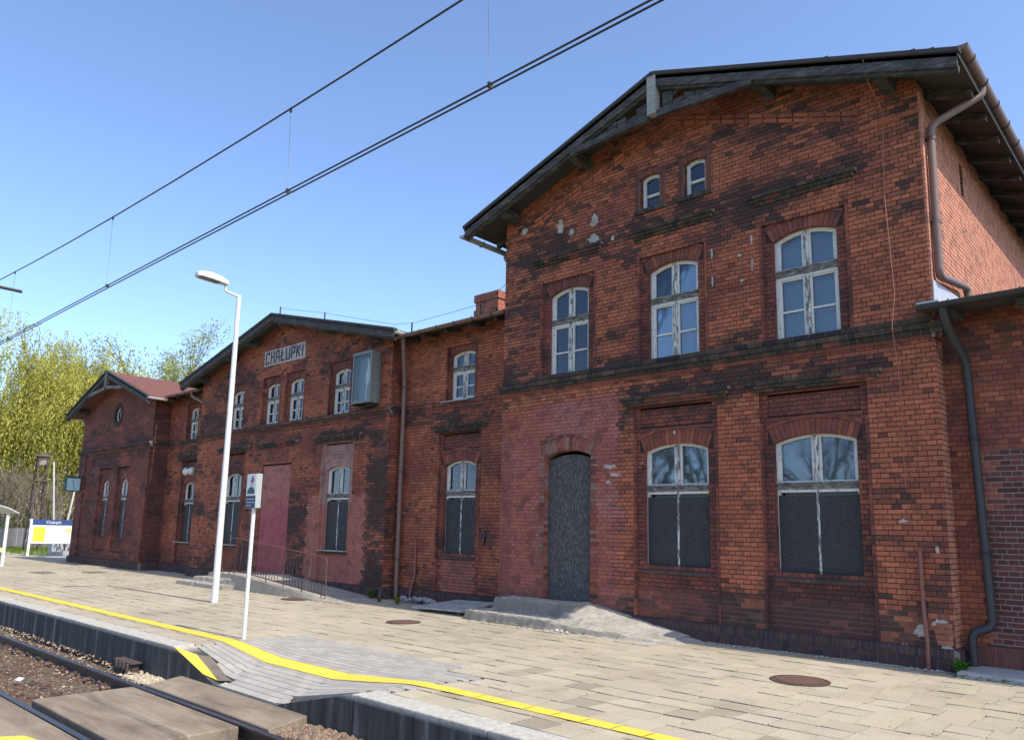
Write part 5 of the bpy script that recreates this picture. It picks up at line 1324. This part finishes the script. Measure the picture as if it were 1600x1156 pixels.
def tree(name, loc, h, label, group, style, lc, seed, leaf=.2, per=10, crown=3.0, cat='tree'):
    random.seed(seed); t = thing(name, loc, label, cat, group); tr = MB(); tips = []; base = Vector(loc)
    stems = 1 if style != 'thicket' else 5
    for s_ in range(stems):
        p = base + Vector((uni(-.6, .6), uni(-.6, .6), -.1)) * (0 if stems == 1 else 1); d = Vector((uni(-.1, .1), uni(-.1, .1), 1)).normalized() if stems == 1 else Vector((uni(-.5, .5), uni(-.5, .5), 1)).normalized()
        if stems == 1:
            L = h * .32; branch(tr, tips, p, d, L, h * .022, 4, .75 if style == 'willow' else .62, 0, (.11, .085, .06), .018, 3)
            top = p + d * L * .9
            for k in range(5):
                a = k * 1.257 + uni(-.3, .3); branch(tr, tips, top, Vector((math.cos(a) * .75, math.sin(a) * .75, uni(.7, 1.3))).normalized(), h * uni(.26, .36), h * .012, 3, .6, 0, (.11, .085, .06), .016, 3)
            branch(tr, tips, top, Vector((uni(-.2, .2), uni(-.2, .2), 1)).normalized(), h * .36, h * .012, 3, .55, 0, (.11, .085, .06), .016, 3)
        else: branch(tr, tips, p, d, h * .45, h * .010, 3, .5, 0, (.20, .165, .125), .010, 3)
    tr.build('trunk', M['bark'], t)
    cw = MB()
    if style == 'willow':
        for (p, d) in tips:
            for k in range(11):
                q = p + Vector((uni(-1.3, 1.3), uni(-1.3, 1.3), uni(-.8, 1.1))); n = int(uni(6, 26)); v = Vector((d.x * .5 + uni(-.2, .2), d.y * .5 + uni(-.2, .2), .15)); b = uni(.6, 1.25)
                for i in range(n):
                    v = v * .86 + Vector((0, 0, -.14)); q = q + v * .34 + Vector((uni(-.03, .03), uni(-.03, .03), 0)); 
                    if q.z < 2.2: break
                    cc = sc(.8, 1.2, lc, b)
                    leaf_quad(cw, q + Vector((uni(-.1, .1), uni(-.1, .1), 0)), leaf * uni(.6, 1.2), cc, (v.normalized() + Vector((uni(-.3, .3), uni(-.3, .3), 0))).normalized())
                    if rnd() < .5: leaf_quad(cw, q + Vector((uni(-.25, .25), uni(-.25, .25), uni(-.15, .15))), leaf * .8, cc)
    elif per:
        for (p, d) in tips:
            b = uni(.65, 1.2)
            for k in range(per): leaf_quad(cw, p + Vector((random.gauss(0, .4), random.gauss(0, .4), random.gauss(0, .35))) * crown * .3, leaf * uni(.6, 1.3), sc(.8, 1.25, lc, b))
    if cw.f: cw.build('crown', M['leaf'], t, center=False)
    return t
YG = (.45, .43, .10)
tree('willow_tree', (-71, 22.5, 0), 17.5, 'broad weeping willow with yellow-green spring leaves behind the round-windowed gable', None, 'willow', YG, 3, .135)
tree('willow_tree', (-78, 15.2, 0), 13.5, 'paler hanging willow beside the bare thicket at the platform end', None, 'willow', (.38, .38, .12), 9, .135)
tree('willow_tree', (-80, 32, 0), 17.0, 'yellow-green willow showing above the red shingle roof', None, 'willow', (.41, .40, .10), 14, .135)
tree('leafing_tree', (-74, 31.0, 0), 20.0, 'tall thin tree with sparse pale green leaves above the red shingle roof', None, 'open', (.40, .43, .18), 21, .13, 34, 3.6)
random.seed(77)
for i, (x, y, h) in enumerate(((-62, 13.0, 6.5), (-63, 15.2, 7.0), (-65, 17.4, 6.8), (-61.5, 18.6, 6.0), (-68, 12.0, 8.5), (-70, 16.0, 8.0), (-66, 20.0, 7.0), (-74, 12.5, 9), (-80, 17, 9))):
    tree('bare_shrub', (x, y, 0), h, 'leafless brown twiggy shrub in the thicket behind the board fence', 'bare shrubs in the thicket', 'thicket', (.20, .19, .06), 100 + i, .07, 1, 2.0, cat='shrub')
for i, (x, y, h) in enumerate(((-26, -24, 13), (-19, -27, 12), (-12, -23, 13), (-33, -26, 14), (-6, -26, 12), (-42, -25, 13))):   # row across the tracks, seen in the window glass
    tree('bare_tree', (x, y, -.7), h, 'bare spring tree in the row across the tracks from the station', 'trees across the tracks', 'open', (.2, .2, .08), 300 + i, .08, 1, 2.0)
random.seed(5)
mb = MB()
for i in range(42000):
    x = uni(-150, -95); y = uni(-10, 75); hh = 9 + 5 * noise.noise(Vector((x * .05, y * .12, 2))); z = uni(0, 1) ** 1.3 * hh
    leaf_quad(mb, (x, y, z), uni(.25, .55), sc(.6, 1.2, random.choice([(.19, .20, .06), (.16, .14, .09), (.12, .15, .05), (.17, .15, .12)])))
tag(mb.build('distant_wood', M['leaf'], center=False), 'far-off band of mixed spring woodland behind the willows', 'woodland', kind='stuff')
mb = MB()
for i in range(9000):
    x = uni(-66, -46.5); y = uni(10, 24)
    if x > -52 and 12 < y < 15 and rnd() < .6: continue
    h = uni(.04, .16); a = uni(0, 6.28); b = uni(.7, 1.3); mb.poly([(x - .03 * math.cos(a), y - .03 * math.sin(a), -.05), (x + .03 * math.cos(a), y + .03 * math.sin(a), -.05), (x + uni(-.04, .04), y + uni(-.04, .04), h)], (.14 * b, .20 * b, .035 * b))
sheet('lawn', -66.2, -46.4, 9.5, 24.2, -.040, M['meadow'])
tag(mb.build('grass', M['leaf'], center=False), 'short spring grass beyond the platform end', 'grass', kind='stuff')
def weed(x, y, h, n, label, col, parent=None):
    mb = MB()
    for i in range(n):
        a = uni(0, 6.28); r = uni(.2, .8) * h; px, py = x + uni(-.03, .03), y + uni(-.03, .03); w_ = uni(.006, .014); b = uni(.6, 1.3); hh = h * uni(.5, 1.1)
        c = tuple(q * b for q in col); sx, sy = -math.sin(a) * w_, math.cos(a) * w_
        m1 = (px + math.cos(a) * r * .4, py + math.sin(a) * r * .4, hh * .7); m2 = (px + math.cos(a) * r, py + math.sin(a) * r, hh * uni(.6, 1.0))
        mb.poly([(px - sx, py - sy, 0), (px + sx, py + sy, 0), (m1[0] + sx * 1.4, m1[1] + sy * 1.4, m1[2]), (m1[0] - sx * 1.4, m1[1] - sy * 1.4, m1[2])], c); mb.poly([(m1[0] - sx * 1.4, m1[1] - sy * 1.4, m1[2]), (m1[0] + sx * 1.4, m1[1] + sy * 1.4, m1[2]), m2], c)
    return tag(mb.build('weed_tuft', M['leaf']), label, 'weed')
weed(-2.80, 11.90, .22, 90, 'bright green weed tuft at the corner under the black downpipe', (.10, .24, .03))
weed(-15.9, 12.12, .30, 60, 'green weed by the brown downpipe on the sooty corner', (.11, .16, .03))
weed(-14.6, 11.9, .22, 40, 'yellowish weed in front of the grey rubble heap', (.20, .21, .04))
weed(-15.3, 11.9, .12, 30, 'small low weed between downpipe and rubble heap', (.13, .17, .04))
mb = MB()
for i in range(700):
    x = uni(-2.85, 3); y = 11.60 + random.gauss(0, .03); b = uni(.6, 1.2); leaf_quad(mb, (x, y, uni(0, .05)), uni(.008, .022), (.15 * b, .16 * b, .03 * b))
for i in range(500):
    x = uni(-11.5, -8.3); y = 11.02 + .10 * noise.noise(Vector((x * 1.6, 3, 0))) - abs(random.gauss(0, .03)); b = uni(.6, 1.2); leaf_quad(mb, (x, y, uni(0, .03)), uni(.008, .02), (.16 * b, .15 * b, .04 * b))
for i in range(260):
    x = uni(-20.3, -15.2); b = uni(.6, 1.2); leaf_quad(mb, (x, 10.74 - abs(random.gauss(0, .04)), uni(0, .03)), uni(.01, .025), (.17 * b, .16 * b, .05 * b))
tag(mb.build('moss', M['leaf'], center=False), 'thin moss and tiny weeds growing along the concrete edges', 'moss', kind='stuff')

mb = MB(); random.seed(41)      # tiny weeds in the paving joints
for i in range(240):
    q = random.choice(pavs[:900]); x, y = (q[0], uni(q[2], q[3])) if rnd() < .5 else (uni(q[0], q[1]), q[2]); b = uni(.6, 1.2)
    for k in range(random.choice((2, 3, 6))): leaf_quad(mb, (x + random.gauss(0, .02), y + random.gauss(0, .012), gz(x, y) + uni(.003, .014)), uni(.005, .012), (.16 * b, .17 * b, .05 * b))
tag(mb.build('joint_weeds', M['leaf'], center=False), 'tiny weeds sprouting in the joints of the platform paving', 'weeds', kind='stuff')
scene.render.engine = 'CYCLES'
